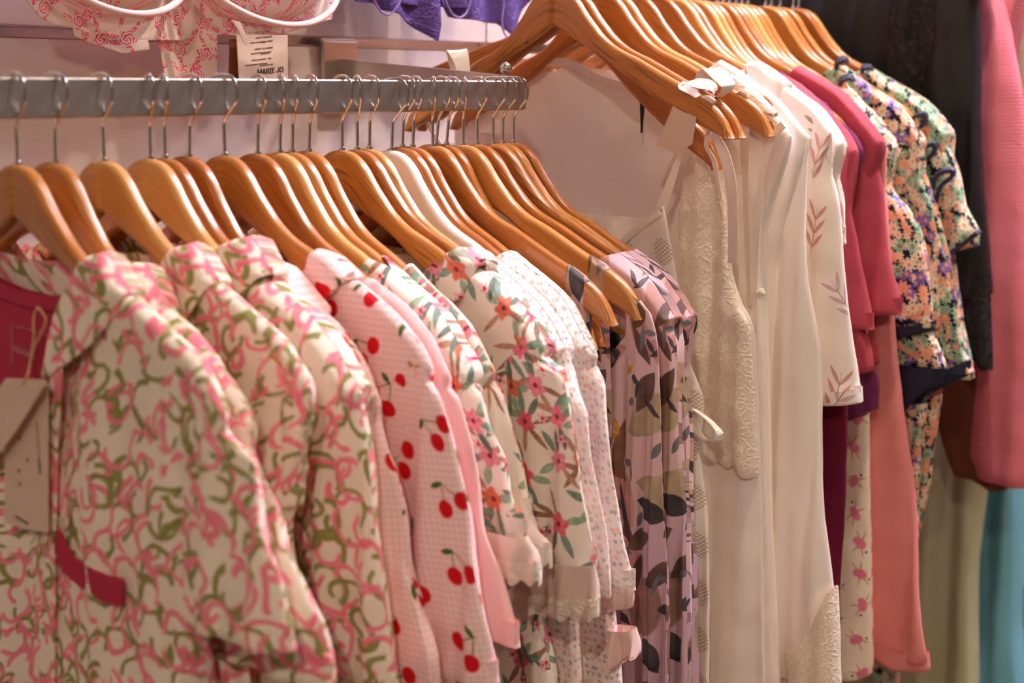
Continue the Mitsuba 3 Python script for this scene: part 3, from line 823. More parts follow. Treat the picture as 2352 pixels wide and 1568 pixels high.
collar(pd, 'm_squiggle', -.461, [(0.1006,1.3264),(0.0839,1.3149),(0.0773,1.3037),(0.0905,1.2878),(0.1031,1.2751),(0.1161,1.2712)], [(0.1170,1.3305),(0.1297,1.3149),(0.1393,1.3016),(0.1323,1.2847),(0.1213,1.2700)], [(0.0762,1.3036),(0.1006,1.2783),(0.1170,1.2682),(0.1313,1.2847),(0.1403,1.3017)], thick=.0192, label='collar leaf', tilt=1.5)
sm, suv = slab([(0.0622,1.2403),(0.0765,1.2422),(0.0704,1.2141),(0.0643,1.1868),(0.0554,1.1215),(0.0381,0.9775),(0.0192,0.9721),(0.0417,1.1188)], onX(-.6095, .0008), (1, 0, 0), .0022, .012)
put(pa, 'placket', mikit.ply(sm, 'm_squiggle', smooth=30) if False else mikit.ply(sm, 'm_squiggle', uv=suv), 'buttoned front placket')
# pocket flap of the first pyjama top
(fm, fuv) = slab([(0.0593,1.1157),(0.0719,1.0973),(0.0996,1.0933),(0.1365,1.0957),(0.1332,1.0745),(0.1061,1.0729),(0.0785,1.0766),(0.0620,1.0848),(0.0537,1.1002)], lambda a, b: np.stack([-.607 + .002 * np.sin(a * 90), -a, b], -1), (1, 0, 0), .003, .006)
put(pa, 'pocket_flap', mikit.ply((fm), 'm_rose'), 'raspberry pink lace pocket flap')
for (bx_, bz_) in [(0.0642,1.1194)]:
    btn = trimesh.creation.cylinder(.0055, .002, sections=20)
    btn.apply_transform(trimesh.transformations.rotation_matrix(math.pi / 2, [0, 1, 0]))
    btn.apply_translation((-.6075, -bx_, bz_ + .004))
    put(pa, 'button', mikit.ply(btn, 'm_card', smooth=30), 'cream button')

# raspberry T-shirt worn inside the first pyjama top, with its two tags
ts = thing('t_shirt', 'raspberry pink T-shirt with a printed label inside the first squiggle pyjama top', 'T-shirt')
cl(ts, 'body', 'm_rose', -.594, [(-.12, 1.30), (-.12, 1.05)], [(.078, 1.32), (.07, 1.27), (.055, 1.22), (.04, 1.05)], [(-0.2440,1.2559),(-0.0636,1.3082),(-0.0269,1.2948),(0.0094,1.2900),(0.0445,1.2886),(0.0677,1.2927)], 1.05, [(.004, 1.32), (.006, 1.05)], seed=77, n=24, m=24)
cl(ts, 'neckband', 'm_rose', -.5965, [(-.12, 1.30), (-.12, 1.05)], [(.077, 1.32), (.070, 1.25)], [(-0.2384,1.2587),(-0.0589,1.3105),(-0.0224,1.2971),(0.0137,1.2923),(0.0487,1.2909),(0.0717,1.2947)], [(-0.2413,1.2411),(-0.0609,1.2949),(-0.0239,1.2845),(0.0123,1.2798),(0.0475,1.2794),(0.0706,1.2830)], [(.0035, 1.32), (.0035, 1.2)], seed=78, n=24, m=12, inset=.004)
o0 = [(-0.0020,1.2651),(-0.0057,1.2332),(0.0504,1.2619)]
org = np.array([-.6012, -o0[1][0], o0[1][1]])
text_on(ts, 'print', 'louis & louisa', .0055, org + np.array([0, -.004, .012]), (0, -1, -.12), (0, 0, 1), 'm_faint', max_width=.030)
fr = trimesh.util.concatenate([trimesh.Trimesh(*tube_mesh(np.array([[-.6008, -a, b], [-.6008, -c, d]]), .0003, 6)) for (a, b), (c, d) in zip(o0[:1] + [o0[0]], [o0[2], o0[1]])])
put(ts, 'print', mikit.ply(fr, 'm_faint'), 'thin printed frame')
tg = thing('price_tag', 'slanted cream card price tag on a twisted string at the left front', 'tag')
c1 = [(0.0173,1.2225),(0.0273,1.2311),(0.0799,1.2367),(0.0783,1.2324),(0.0379,1.1940),(0.0113,1.1712),(-0.0089,1.1575),(-0.0257,1.1754)]
sm, suv = slab(c1, onX(-.625), (1, 0, 0), .0012, .03)
put(tg, 'card', mikit.ply(sm, 'm_card'))
st = [(-.604, -u, z) for u, z in [(0.0396,1.2831),(0.0509,1.2744),(0.0415,1.2620),(0.0322,1.2510),(0.0259,1.2370)]] + [(-.6262, -u, z) for u, z in [(0.0569,1.2351),(0.0494,1.2296)]]
put(tg, 'string', mikit.ply(tube_mesh(spline(st, 40), .0009, 8), 'm_string', smooth=True))
st = [(-.604, -u, z) for u, z in [(0.0395,1.2821),(0.0339,1.2727),(0.0332,1.2611),(0.0282,1.2473)]] + [(-.6265, -u, z) for u, z in [(0.0595,1.2374)]]
put(tg, 'string', mikit.ply(tube_mesh(spline(st, 30), .0008, 8), 'm_string', smooth=True))
tg2 = thing('price_tag', 'upright mauve card tag with a black barcode below the slanted tag at the left front', 'tag')
c2 = [(0.0059,1.1924),(0.0645,1.2320),(0.0677,1.2298),(0.0560,1.1159),(0.0273,1.1124),(-0.0035,1.1114)]
sm, suv = slab(c2, onX(-.616), (1, 0, 0), .001, .03)
put(tg2, 'card', mikit.ply(sm, 'm_card'))
(b0u, b0z), (b1u, b1z) = [(0.0506,1.1994),(0.0518,1.1604)]
rr = np.random.default_rng(5)
zz, bars = b0z, []
while zz > b1z:
    h = rr.choice([.0006, .001, .0016])
    bars.append(box(-.6168, -(b0u + b1u) / 2, zz, .0003, (b1u - b0u) * (1.0 if zz > b1z + .012 else 2.2), h, 0))
    zz -= h + rr.choice([.0006, .001])
put(tg2, 'barcode', mikit.ply(trimesh.util.concatenate(bars), 'm_ink'))
(q0u, q0z), = [(0.0126,1.1190)]
text_on(tg2, 'print', 'louis & louisa', .0022, (-.6168, -q0u, q0z), (0, -1, -.12), (0, 0, 1), 'm_ink', .0003)
for px in [(0.0249,1.1854),(0.0340,1.1700),(0.0208,1.1593),(0.0209,1.1491)]:
    text_on(tg2, 'print', 'M', .003, (-.6168, -px[0], px[1]), (0, 0, -1), (0, -1, 0), 'm_ink', .0003)

# cherry gingham
ca = top_garment('pyjama_shirt', 'pink gingham pyjama top with red cherries, left of two, mostly hidden', 'pyjama top', 'm_cherry', -.426,
                 tilt=5, shoulder=[(0.1029,1.3030),(0.1274,1.2886),(0.1487,1.2700),(0.1842,1.2487),(0.2110,1.2278)], side=[(0.2149,1.2140),(0.2087,1.1926),(0.2218,1.1465),(0.2440,1.0848),(0.2618,1.0435),(0.2760,1.0149)], hem=[(0.1676,0.9648),(0.2033,0.9759),(0.2760,1.0149)], sleeve=[(0.2110,1.2278),(0.2202,1.1991),(0.2231,1.1811),(0.2346,1.1522),(0.2436,1.1101),(0.2475,1.0716),(0.2498,1.0430)], low=.012, sleeve_low=.013,
                 seed=21, sleeve_w=.10, cuff_tilt=-.012)
collar(ca, 'm_gingham', -.428, [(0.0984,1.3006),(0.1031,1.2851),(0.1156,1.2704)], [(0.1129,1.3045),(0.1319,1.2894),(0.1541,1.2714),(0.1523,1.2619)], [(0.0976,1.2828),(0.1207,1.2674),(0.1538,1.2614)], label='plain gingham collar leaf', tilt=5)
cb = top_garment('pyjama_shirt', 'pink gingham pyjama top with red cherries, right of two, with a large pointed collar', 'pyjama top', 'm_cherry', -.393,
                 tilt=-0.5, shoulder=[(0.1214,1.3094),(0.1531,1.2928),(0.1795,1.2805),(0.2099,1.2638),(0.2294,1.2505)], side=[(0.2406,1.2324),(0.2380,1.2115),(0.2376,1.1768),(0.2389,1.1067),(0.2466,0.9753)], hem=.88, sleeve=[(0.2294,1.2505),(0.2393,1.2349),(0.2477,1.2135),(0.2605,1.1804),(0.2740,1.1328),(0.2867,1.0850),(0.2962,1.0428),(0.3062,0.9895)], low=.013, sleeve_low=.015, seed=22, sleeve_w=.115)
collar(cb, 'm_cherry', -.393, [(0.1164,1.3069),(0.1086,1.2934),(0.1051,1.2708),(0.1134,1.2535)], [(0.1321,1.3109),(0.1435,1.3034),(0.1588,1.2934),(0.1504,1.2786),(0.1385,1.2580)], [(0.1047,1.2744),(0.1188,1.2559),(0.1352,1.2501),(0.1503,1.2751),(0.1598,1.2928)], label='large collar leaf')
pk = top_garment('pyjama_shirt', 'plain pale pink top between the cherry print and the white blossom print', 'top', 'm_pink', -.353,
                 tilt=3.5, shoulder=[(0.1333,1.2863),(0.1551,1.2784),(0.1787,1.2648),(0.2018,1.2476),(0.2127,1.2371)], side=[(0.2153,1.2196),(0.2123,1.2013),(0.2114,1.1285),(0.2241,0.9556)], hem=.87, sleeve=[(0.2127,1.2371),(0.2229,1.2202),(0.2317,1.1990),(0.2449,1.1640),(0.2517,1.1325),(0.2617,1.0955),(0.2730,1.0650),(0.2893,1.0227),(0.3015,0.9875)], low=.010, sleeve_low=.012, seed=23, sleeve_w=.09,
                 neck_drop=.05, cuff_tilt=.02)
cl(pk, 'neckband', 'm_pink', -.366, [(0.1364,1.2839),(0.1396,1.2705)], [(0.1538,1.2880),(0.1573,1.2686)], [(0.1364,1.2846),(0.1467,1.2899),(0.1547,1.2862)], [(0.1360,1.2701),(0.1473,1.2712),(0.1583,1.2669)], [(.0105, 1.4), (.0105, 1.1)], closed=(-9, 9), n=14, m=14, inset=.004)


def lace_cuff(key, X, outer, width, depth, tilt, hxv, seed):
    """A net frill with a scalloped lace edge below a sleeve; outer: its outer edge from the sleeve's cuff down."""
    L_ = [(u - width, z + tilt) for u, z in outer]
    hm = [(outer[-1][0] - width, outer[-1][1] + tilt), outer[-1]]
    tp = [(outer[0][0] - width, outer[0][1] + tilt), outer[0]]
    fr = put(key, 'net_cuff', mikit.ply(*(lambda r: (r[0],))(cloth(X, L_, outer, tp, hm, [(hxv, outer[0][1]), (hxv * 1.15, outer[-1][1])], seed=seed, n=30, m=14, fold=(.003, .03), start=.02, inset=.004, power=2.4)), 'm_net', smooth=True), 'mauve net cuff')
    e0, e1 = outer[-1], (outer[-1][0] + .001, outer[-1][1] - .016)
    ed = [(e0[0], e0[1] + .003), e1]
    cl(fr, 'lace_edge', 'm_laceedge', X, [(u - width, z + tilt) for u, z in ed], ed, [(ed[0][0] - width, ed[0][1] + tilt), ed[0]], [(e1[0] - width, e1[1] + tilt + .004), (e1[0], e1[1] + .004)], [(hxv * 1.17, e0[1]), (hxv * 1.2, e1[1])], seed=seed, n=60, m=9, fold=(.003, .03), start=.001,
       scallop=(.005, .011), inset=.002, power=2.4, label='scalloped cream lace edge')


fa = top_garment('pyjama_shirt', 'white blossom print pyjama top, first of three, right behind the pale pink top', 'pyjama top', 'm_blossom', -.320,
                 thick=.0168, tilt=4, shoulder=[(0.1105,1.2949),(0.1323,1.2870),(0.1521,1.2775),(0.1803,1.2563),(0.2007,1.2413)], side=[(0.2102,1.2249),(0.2062,1.2061),(0.2058,1.1579),(0.2190,0.9431)], hem=.87, sleeve=[(0.2007,1.2413),(0.2155,1.2285),(0.2202,1.2174),(0.2263,1.1986),(0.2366,1.1709),(0.2487,1.1436),(0.2584,1.1226),(0.2686,1.0996),(0.2755,1.0819)], low=.010, sleeve_low=.012, seed=24, sleeve_w=.085, cuff_tilt=.004)
lace_cuff(fa, -.328, [(0.2816,1.0881),(0.2884,1.0757),(0.2938,1.0659)], .085, 0, .004, .0125, 5)
fb = top_garment('pyjama_shirt', 'white pyjama top with pink blossoms and green leaves, middle of three', 'pyjama top', 'm_blossom', -.2915,
                 tilt=5, shoulder=[(0.1196,1.2939),(0.1407,1.2793),(0.1619,1.2643),(0.1808,1.2504),(0.1950,1.2393)], side=[(0.2017,1.2200),(0.1992,1.2009),(0.1989,1.1517),(0.2153,0.9330)], hem=.86, sleeve=[(0.1950,1.2393),(0.2071,1.2269),(0.2162,1.2162),(0.2272,1.1943),(0.2362,1.1681),(0.2419,1.1436),(0.2475,1.1259),(0.2579,1.0979),(0.2594,1.0887)], low=.011, sleeve_low=.012, seed=25, sleeve_w=.08)
lace_cuff(fb, -.293, [(0.2593,1.0906),(0.2682,1.0774),(0.2757,1.0669)], .08, 0, .006, .0125, 6)
fc = top_garment('pyjama_shirt', 'white blossom print pyjama top, last of three, its broad front in view', 'pyjama top', 'm_blossom', -.2448,
                 thick=.0186, tilt=0.5, shoulder=[(0.1341,1.3014),(0.1557,1.2911),(0.1828,1.2757),(0.2079,1.2624),(0.2248,1.2528)], side=[(0.2363,1.2285),(0.2312,1.2052),(0.2193,1.1652),(0.2170,1.1064),(0.2246,1.0285),(0.2449,0.9252)], hem=.86, sleeve=[(0.2248,1.2528),(0.2381,1.2429),(0.2453,1.2295),(0.2524,1.2075),(0.2596,1.1848),(0.2673,1.1535),(0.2791,1.0935),(0.2885,1.0427)], low=.012, sleeve_low=.013, seed=26, sleeve_w=.105, cuff_tilt=-.01)
lace_cuff(fc, -.2546, [(0.2953,1.0480),(0.2987,1.0303),(0.3011,1.0174)], .105, 0, -.010, .0135, 7)
collar(fc, 'm_blossom', -.2448, [(0.1366,1.2982),(0.1286,1.2767),(0.1225,1.2567)], [(0.1511,1.3043),(0.1682,1.2938),(0.1671,1.2800),(0.1620,1.2604)], [(0.1220,1.2566),(0.1413,1.2468),(0.1645,1.2607),(0.1692,1.2916)], thick=.0215, label='soft shawl collar')
da = top_garment('nightshirt', 'white ditsy flower nightshirt, left of two, with small pink and grey flowers', 'nightshirt', 'm_ditsy', -.2053,
                 thick=.0198, tilt=3, shoulder=[(0.1303,1.2906),(0.1655,1.2724),(0.1897,1.2570),(0.2071,1.2400),(0.2185,1.2249)], side=[(0.2245,1.2022),(0.2193,1.1780),(0.2273,1.0998),(0.2439,0.9117)], hem=.86, sleeve=[(0.2185,1.2249),(0.2264,1.2064),(0.2323,1.1927),(0.2475,1.1640),(0.2551,1.1229),(0.2671,1.0750),(0.2783,1.0196),(0.2767,1.0004)], low=.008, sleeve_low=.009, seed=27, sleeve_w=.06)
db = top_garment('nightshirt', 'white ditsy flower nightshirt, right of two, with a pink frilled hem', 'nightshirt', 'm_ditsy', -.163,
                 thick=.0173, tilt=4, shoulder=[(0.1205,1.2914),(0.1401,1.2802),(0.1615,1.2694),(0.1830,1.2568),(0.1982,1.2438)], side=[(0.2108,1.2263),(0.2062,1.1976),(0.2144,1.1296),(0.2352,1.0509),(0.2434,0.9985),(0.2504,0.9581),(0.2563,0.9011)], hem=.86, sleeve=[(0.1982,1.2438),(0.2133,1.2246),(0.2263,1.2033),(0.2330,1.1798),(0.2392,1.1501),(0.2429,1.1321),(0.2530,1.0770),(0.2644,1.0273),(0.2727,0.9969)], low=.010, sleeve_low=.011, seed=28, sleeve_w=.07, cuff_tilt=-.004)
cl(db, 'sleeve_frill', 'm_frill', -.163, [(u - .062, z) for u, z in [(0.2712,0.9987),(0.2707,0.9757)]], [(0.2712,0.9987),(0.2719,0.9885),(0.2678,0.9758)], [(0.1954,0.9811),(0.2727,0.9990)], [(0.1956,0.9639),(0.2687,0.9761)], [(.010, 1.1), (.011, .8)], seed=31, n=50, m=10, fold=(.004, .018), start=.02, inset=.003, label='pale pink frilled cuff')
cl(db, 'hem_frill', 'm_frill', -.163, [(0.2441,0.9523),(0.2471,0.9148)], [(0.2734,0.9597),(0.2792,0.9319)], [(0.2441,0.9523),(0.2744,0.9579)], [(0.2472,0.9105),(0.2666,0.9328),(0.2797,0.9320)], [(.008, 1.2), (.012, .8)], seed=32, n=50, m=14, fold=(.005, .022), start=.02, inset=.003, label='pink net frill hem')

# watercolour strap dresses and tops
wd = thing('slip_dress', 'watercolour leaf print slip dress whose strap wraps the pale hanger tip', 'dress')
cl(wd, 'body', 'm_water', -.104, [(-.18, 1.25), (-.19, .8)], [(0.1995,1.2174),(0.2014,1.1589),(0.2006,1.0733),(0.2040,0.9867),(0.2089,0.8681)], 1.225, .83, [(.003, 1.25), (.004, .8)], seed=42, fold=(.004, .052))


def strap_wrap(key, material, X, z0, ua, ub, drop, hxv=.0088, name='strap'):
    """A strap that loops over a hanger arm between ua and ub."""
    f = lambda u: z0 + float(np.interp(u, ST[:, 0], ST[:, 1])) + .0018
    L_, R_ = [(ua, f(ua)), (ua - .001, f(ua) - drop)], [(ub, f(ub)), (ub - .001, f(ub) - drop)]
    cl(key, name, material, X, L_, R_, [(ua, f(ua)), ((ua + ub) / 2, f((ua + ub) / 2)), (ub, f(ub))], [(ua, f(ua) - drop), (ub, f(ub) - drop)], [(hxv, 2), (hxv, 0)], closed=(-9, 9), n=18, m=20, inset=.002, seed=int(abs(X) * 1000), fold=(.0006, .01), start=.02)


strap_wrap(wd, 'm_water', -.132, 1.386, .172, .197, .075)
w2 = thing('slip_dress', 'pleated watercolour leaf print dress whose strap wraps the orange hanger tip', 'dress')
cl(w2, 'body', 'm_water', -.086, [(-.17, 1.25), (-.20, .8)], [(0.2213,1.2464),(0.2344,1.2341),(0.2407,1.2133),(0.2444,1.1823),(0.2469,1.1538),(0.2482,1.1204),(0.2505,1.0356),(0.2565,0.9499),(0.2601,0.8764)], [(0.1763,1.1954),(0.1916,1.2120),(0.2041,1.2573),(0.2213,1.2464)], .82, [(.007, 1.3), (.010, 1.15), (.011, .8)], seed=42, n=130, m=44, fold=(.0060, .023), start=.32)
strap_wrap(w2, 'm_water', -.0865, 1.386, .163, .186, .09)
w3 = top_garment('sleep_dress', 'watercolour leaf print dress with a grey shoulder, between the strap dress and the mesh top', 'dress', 'm_water', -.0525,
                 thick=.0216, shoulder=[(0.1714,1.2825),(0.1897,1.2728),(0.2062,1.2649),(0.2307,1.2477)], side=[(0.2386,1.2275),(0.2422,1.1985),(0.2452,1.1565),(0.2503,1.0712),(0.2570,0.9848),(0.2625,0.8659)], hem=.81, low=.010, seed=42, start=.32, fold=(.0060, .023), m=44, n=130)
w4 = top_garment('mesh_blouse', 'sheer mesh watercolour print top, last garment on the nearer rail', 'top', 'm_water', -.0137,
                 thick=.0178, tilt=1.5, shoulder=[(0.1606,1.2822),(0.1792,1.2753),(0.2008,1.2605),(0.2134,1.2435)], side=[(0.2213,1.2145),(0.2255,1.1688),(0.2312,1.1040),(0.2389,1.0245),(0.2451,0.9436),(0.2487,0.8490)], hem=.81, low=.010, seed=42, start=.32, fold=(.005, .023), m=44, n=130)
wt = thing('swing_tag', 'small black edged swing tag tucked beside the pleated watercolour dress', 'tag')
sm, suv = slab([(0.2441,1.0818),(0.2485,1.0516),(0.2529,1.0521),(0.2518,1.0585),(0.2450,1.0861)], onX(-.146), (1, 0, 0), .001, .02)
put(wt, 'card', mikit.ply(sm, 'm_ink'))

# ------------------------------------------------------------------ garments on the farther rail
ch = thing('chemise', 'off-white tulle chemise with embroidered dots, tied by satin bows at both hanger tips', 'chemise')
chR = [(0.1403,1.3225),(0.1432,1.3144),(0.1510,1.2834),(0.1589,1.2518),(0.1670,1.2083),(0.1729,1.1690),(0.1838,1.1465),(0.1936,1.1226),(0.1923,1.0915),(0.1876,1.0623),(0.1900,1.0561),(0.1997,0.9972),(0.2076,0.9288),(0.2132,0.8111)]
cl(ch, 'body', 'm_dots', .070, [(-.10, 1.36), (-.20, 1.22), (-.24, 1.1), (-.25, .78)], chR, [(-0.1171,1.2634),(-0.0509,1.2480),(0.0059,1.2475),(0.0601,1.2614),(0.0878,1.2790),(0.1114,1.2969),(0.1361,1.3150),(0.1403,1.3216)], .77, [(.004, 1.36), (.008, 1.2), (.013, .8)], seed=51, n=44, m=50, fold=(.004, .07), uv0=(.014, 0))
RW = lambda X, pts: [(X, -u, z) for u, z in pts]
sp = RW(.072, [(0.1368,1.3185),(0.1477,1.3454),(0.1603,1.3796),(0.1718,1.4109),(0.1787,1.4263)])
put(ch, 'strap', mikit.ply(ribbon_mesh(sp, [.012, .010, .006, .005, .006], (0, 1, .3))[0], 'm_satin', smooth=40))
put(ch, 'neck_binding', mikit.ply(ribbon_mesh(RW(.062, [(0.0121,1.2488),(0.0660,1.2625),(0.0935,1.2801),(0.1169,1.2979),(0.1415,1.3149)]), .006, (0, .3, 1), .002)[0], 'm_satin', smooth=40))
bw = RW(.058, [(0.1885,1.4343),(0.1811,1.4395),(0.1716,1.4451),(0.1684,1.4473),(0.1809,1.4481),(0.1990,1.4459),(0.2068,1.4395),(0.2049,1.4344)])
put(ch, 'bow', mikit.ply(ribbon_mesh(bw, [.008, .012, .016, .002, .014, .016, .014, .008], (.75, .2, .6), n=40)[0], 'm_satin', smooth=40), 'white satin bow loop')
bw = RW(.085, [(0.1880,1.4342),(0.1752,1.4416),(0.1790,1.4570),(0.1851,1.4622),(0.1998,1.4525),(0.2062,1.4447),(0.1952,1.4342),(0.1880,1.4333)])
put(ch, 'bow', mikit.ply(ribbon_mesh(bw, [.006, .014, .024, .026, .026, .022, .012, .006], (.95, -.25, .1), n=40)[0], 'm_satin', smooth=40), 'white satin bow loop')
put(ch, 'bow_tail', mikit.ply(ribbon_mesh(RW(.075, [(0.1932,1.4002),(0.1883,1.3869),(0.1982,1.3695),(0.2052,1.3433),(0.2086,1.3324)]), [.012, .008, .010, .007, .003], (.5, .85, 0), n=30)[0], 'm_satin', smooth=40))
put(ch, 'bow_tail', mikit.ply(ribbon_mesh(RW(.080, [(0.1921,1.4000),(0.2008,1.3870),(0.2096,1.3697),(0.2165,1.3435),(0.2198,1.3038),(0.2205,1.2658)]), [.012, .018, .018, .016, .016, .016], (.35, .9, 0), n=34)[0], 'm_satin', smooth=40))
put(ch, 'strap_knot', mikit.ply(tube_mesh(spline(RW(.064, [(0.1829,1.4238),(0.1858,1.4299),(0.1940,1.4326),(0.2034,1.4283)]), 14), .0035, 8), 'm_satin', smooth=True))
(bu, bz), = [(-0.1306,1.4686)]
put(ch, 'bow', mikit.ply(ribbon_mesh([(.05, -bu - .012, bz - .02), (.052, -bu + .004, bz + .016), (.058, -bu + .008, bz + .01), (.06, -bu - .004, bz - .022)], [.012, .022, .022, .014], (.6, -.7, 0), n=20)[0], 'm_satin', smooth=40), 'white satin bow at the back tip')
put(ch, 'strap', mikit.ply(ribbon_mesh(RW(.072, [(-0.2093,1.4185),(-0.1974,1.3981),(-0.1800,1.3780),(-0.1526,1.3329),(-0.1187,1.2836)]), [.005, .006, .008, .01, .012], (0, 1, .3))[0], 'm_satin', smooth=40))
ct = thing('paper_tag', 'blank cream paper tag hanging from the front hanger tip beside the satin strap', 'tag')
sm, suv = slab([(0.1597,1.4246),(0.1736,1.4186),(0.1883,1.4144),(0.1838,1.3873),(0.1641,1.3758),(0.1402,1.3849)], onX(.056), (1, 0, 0), .001, .03)
put(ct, 'card', mikit.ply(sm, 'm_card'))
bt = thing('size_tape', 'narrow black size tape hanging inside the V of the front hanger', 'tag')
put(bt, 'tape', mikit.ply(ribbon_mesh(RW(.12, [(0.0760,1.4416),(0.0770,1.4205),(0.0768,1.4017),(0.0763,1.3942)]), [.006, .006, .004, .002], (0, 1, 0))[0], 'm_black', smooth=40))

ln = thing('nightdress', 'ivory nightdress with a lace front panel and a small strap loop, behind the dotted chemise', 'nightdress')
lnR = [(0.1665,1.3849),(0.1781,1.3532),(0.1862,1.2984),(0.1897,1.2564),(0.1945,1.2386),(0.2003,1.2251),(0.2103,1.2121),(0.2186,1.2013),(0.2215,1.1773),(0.2231,1.1474),(0.2271,1.0772),(0.2330,0.9816),(0.2436,0.8012)]
cl(ln, 'body', 'm_white', .130, [(-.21, 1.38), (-.22, 1.2), (-.24, .77)], lnR, [(-0.2709,1.3903),(-0.2050,1.3491),(-0.1141,1.3056),(-0.0412,1.2637),(0.0402,1.2594),(0.1096,1.3172),(0.1419,1.3702),(0.1633,1.3847)], .76, [(.006, 1.4), (.009, 1.2), (.012, .77)], topB=1.30, seed=52, n=44, m=50, fold=(.004, .06))
cl(ln, 'lace_panel', 'm_lace', .127, [(0.1305,1.3513),(0.1244,1.3040),(0.1313,1.2088),(0.1438,1.1618),(0.1619,1.1154),(0.1744,1.0684),(0.1824,1.0231)], [(0.1706,1.3849),(0.1850,1.2982),(0.1890,1.2562),(0.1991,1.2248),(0.2175,1.2000),(0.2214,1.1468),(0.2242,1.0955),(0.2280,1.0457)], [(0.1223,1.3416),(0.1436,1.3796),(0.1706,1.3849)], [(0.1525,1.0451),(0.1825,1.0216),(0.2033,1.0244),(0.2281,1.0452)], [(.0085, 1.4), (.0108, 1.2), (.0135, .9)], seed=52, n=40, m=44, fold=(.004, .06), scallop=(.006, .016), label='embroidered ivory lace panel')
cl(ln, 'lace_yoke', 'm_lace', .128, [(-.215, 1.39), (-.20, 1.25)], [(-0.1125,1.3214),(-0.0141,1.2657),(0.0421,1.2300)], [(-0.2690,1.3904),(-0.1958,1.3707),(-0.1467,1.3408),(-0.0990,1.3117),(-0.0141,1.2657)], [(-0.2709,1.2701),(-0.0988,1.2180),(0.0426,1.2001)], [(.009, 1.4), (.012, 1.2)], seed=54, n=30, m=20, fold=(.001, .03), label='ivory lace yoke at the far side')
put(ln, 'strap', mikit.ply(ribbon_mesh(RW(.144, [(0.1628,1.3819),(0.1691,1.4074),(0.1707,1.4257),(0.1799,1.4371),(0.1885,1.4339),(0.1921,1.4213),(0.1918,1.3986),(0.1946,1.3438),(0.1989,1.2792),(0.2043,1.2140)]), [.012, .012, .014, .016, .012, .008, .008, .008, .007, .007], (.3, .9, 0), n=50)[0], 'm_lace', smooth=40))
lp = [(0.1907,1.1120),(0.2016,1.1070),(0.2140,1.0995),(0.2217,1.0904),(0.2198,1.0836),(0.2093,1.0810),(0.2000,1.0847),(0.1933,1.0931),(0.1920,1.1009)]
put(ln, 'strap_loop', mikit.ply(ribbon_mesh(RW(.060, lp), .016, (1, 0, -.35), .0012, n=40)[0], 'm_satin', smooth=40), 'hanging satin strap loop')

cr = top_garment('nightdress', 'ivory nightdress with open lace shoulders, in front of the white leaf print top', 'nightdress', 'm_white', .165,
                 shoulder=[(0.1648,1.4568),(0.1823,1.4439),(0.1986,1.4325),(0.2165,1.4158),(0.2272,1.4055)], side=[(0.2314,1.3898),(0.2261,1.3668),(0.2114,1.3387),(0.2066,1.2965),(0.2107,1.2118),(0.2212,1.0681),(0.2425,0.7865)], hem=.76, low=.014, seed=55, neck_drop=.12, m=46)
cl(cr, 'lace_shoulder', 'm_openlace', .165, [(0.1508,1.4508),(0.1603,1.4254),(0.1833,1.3840)], [(0.1702,1.4549),(0.1986,1.4339),(0.2191,1.4158),(0.2249,1.3987)], [(0.1507,1.4531),(0.1647,1.4586),(0.1823,1.4462),(0.1985,1.4348),(0.2190,1.4167)], [(0.1534,1.4369),(0.1828,1.3979),(0.2072,1.3846),(0.2249,1.3987)], [(.0105, 1.6), (.0115, 1.2)], closed=(-9, 9), seed=56, n=40, m=24, scallop=(.004, .012), inset=.003, label='cream lace shoulder')
put(cr, 'armhole_binding', mikit.ply(ribbon_mesh(RW(.155, [(0.2319,1.4059),(0.2250,1.3990),(0.2163,1.3807),(0.2090,1.3530),(0.2068,1.3253),(0.2038,1.2880),(0.2033,1.2410),(0.2047,1.1841)]), .008, (0, 1, .2), .003, n=40)[0], 'm_white', smooth=40))
bb = [(0.2098,1.2303),(0.2142,1.2274),(0.2190,1.2264)]
put(cr, 'rosette', mikit.ply(tube_mesh(spline(RW(.15, bb), 8), [.002, .004, .0055, .006, .005, .004, .003, .001], 8), 'm_satin', smooth=True), 'tiny satin bow')

wr = top_garment('robe', 'long white robe with lace at the hem, left of the burgundy trousers', 'robe', 'm_white', .21,
                 tilt=1, shoulder=[(0.1150,1.4765),(0.1435,1.4629),(0.1660,1.4486),(0.1938,1.4253),(0.2114,1.4091)], side=[(0.2156,1.3835),(0.2127,1.3506),(0.2056,1.2548),(0.2065,1.1572),(0.2102,1.0580),(0.2187,0.9063),(0.2324,0.7690)], hem=.76, low=.016, sleeve=[(0.2114,1.4091),(0.2251,1.3698),(0.2330,1.3044),(0.2391,1.2440),(0.2507,1.1687),(0.2582,1.0656),(0.2670,0.9952),(0.2804,0.9069),(0.2868,0.8452),(0.2929,0.7798)], sleeve_w=.085, sleeve_low=.018,
                 seed=57, neck_drop=.1, m=46, fold=(.006, .06), sfold=(.004, .05))
cl(wr, 'lace_hem', 'm_lace', .205, [(0.2327,0.8178),(0.2400,0.7735),(0.2426,0.7361)], [(0.2858,0.9029),(0.2914,0.8485),(0.2988,0.7527)], [(0.2329,0.8126),(0.2481,0.8218),(0.2660,0.8523),(0.2783,0.8809),(0.2859,0.9004)], .72, [(.021, 1.1), (.024, .7)], seed=58, n=40, m=20, fold=(.003, .05), label='ivory lace corner')
wj = thing('camisole', 'plain white jersey top with a round neckline seen through the V of the front hanger', 'top')
cl(wj, 'body', 'm_white', .150, [(-.15, 1.53), (-.16, 1.2), (-.16, 1.0)], [(.12, 1.50), (.13, 1.3), (.13, 1.0)], [(-0.0616,1.4615),(-0.0419,1.4761),(-0.0267,1.4676),(-0.0017,1.4571),(0.0288,1.4488),(0.0585,1.4454),(0.1046,1.4486)], 1.0, [(.003, 1.55), (.005, 1.0)], seed=59, n=30, m=26, fold=(.001, .09))
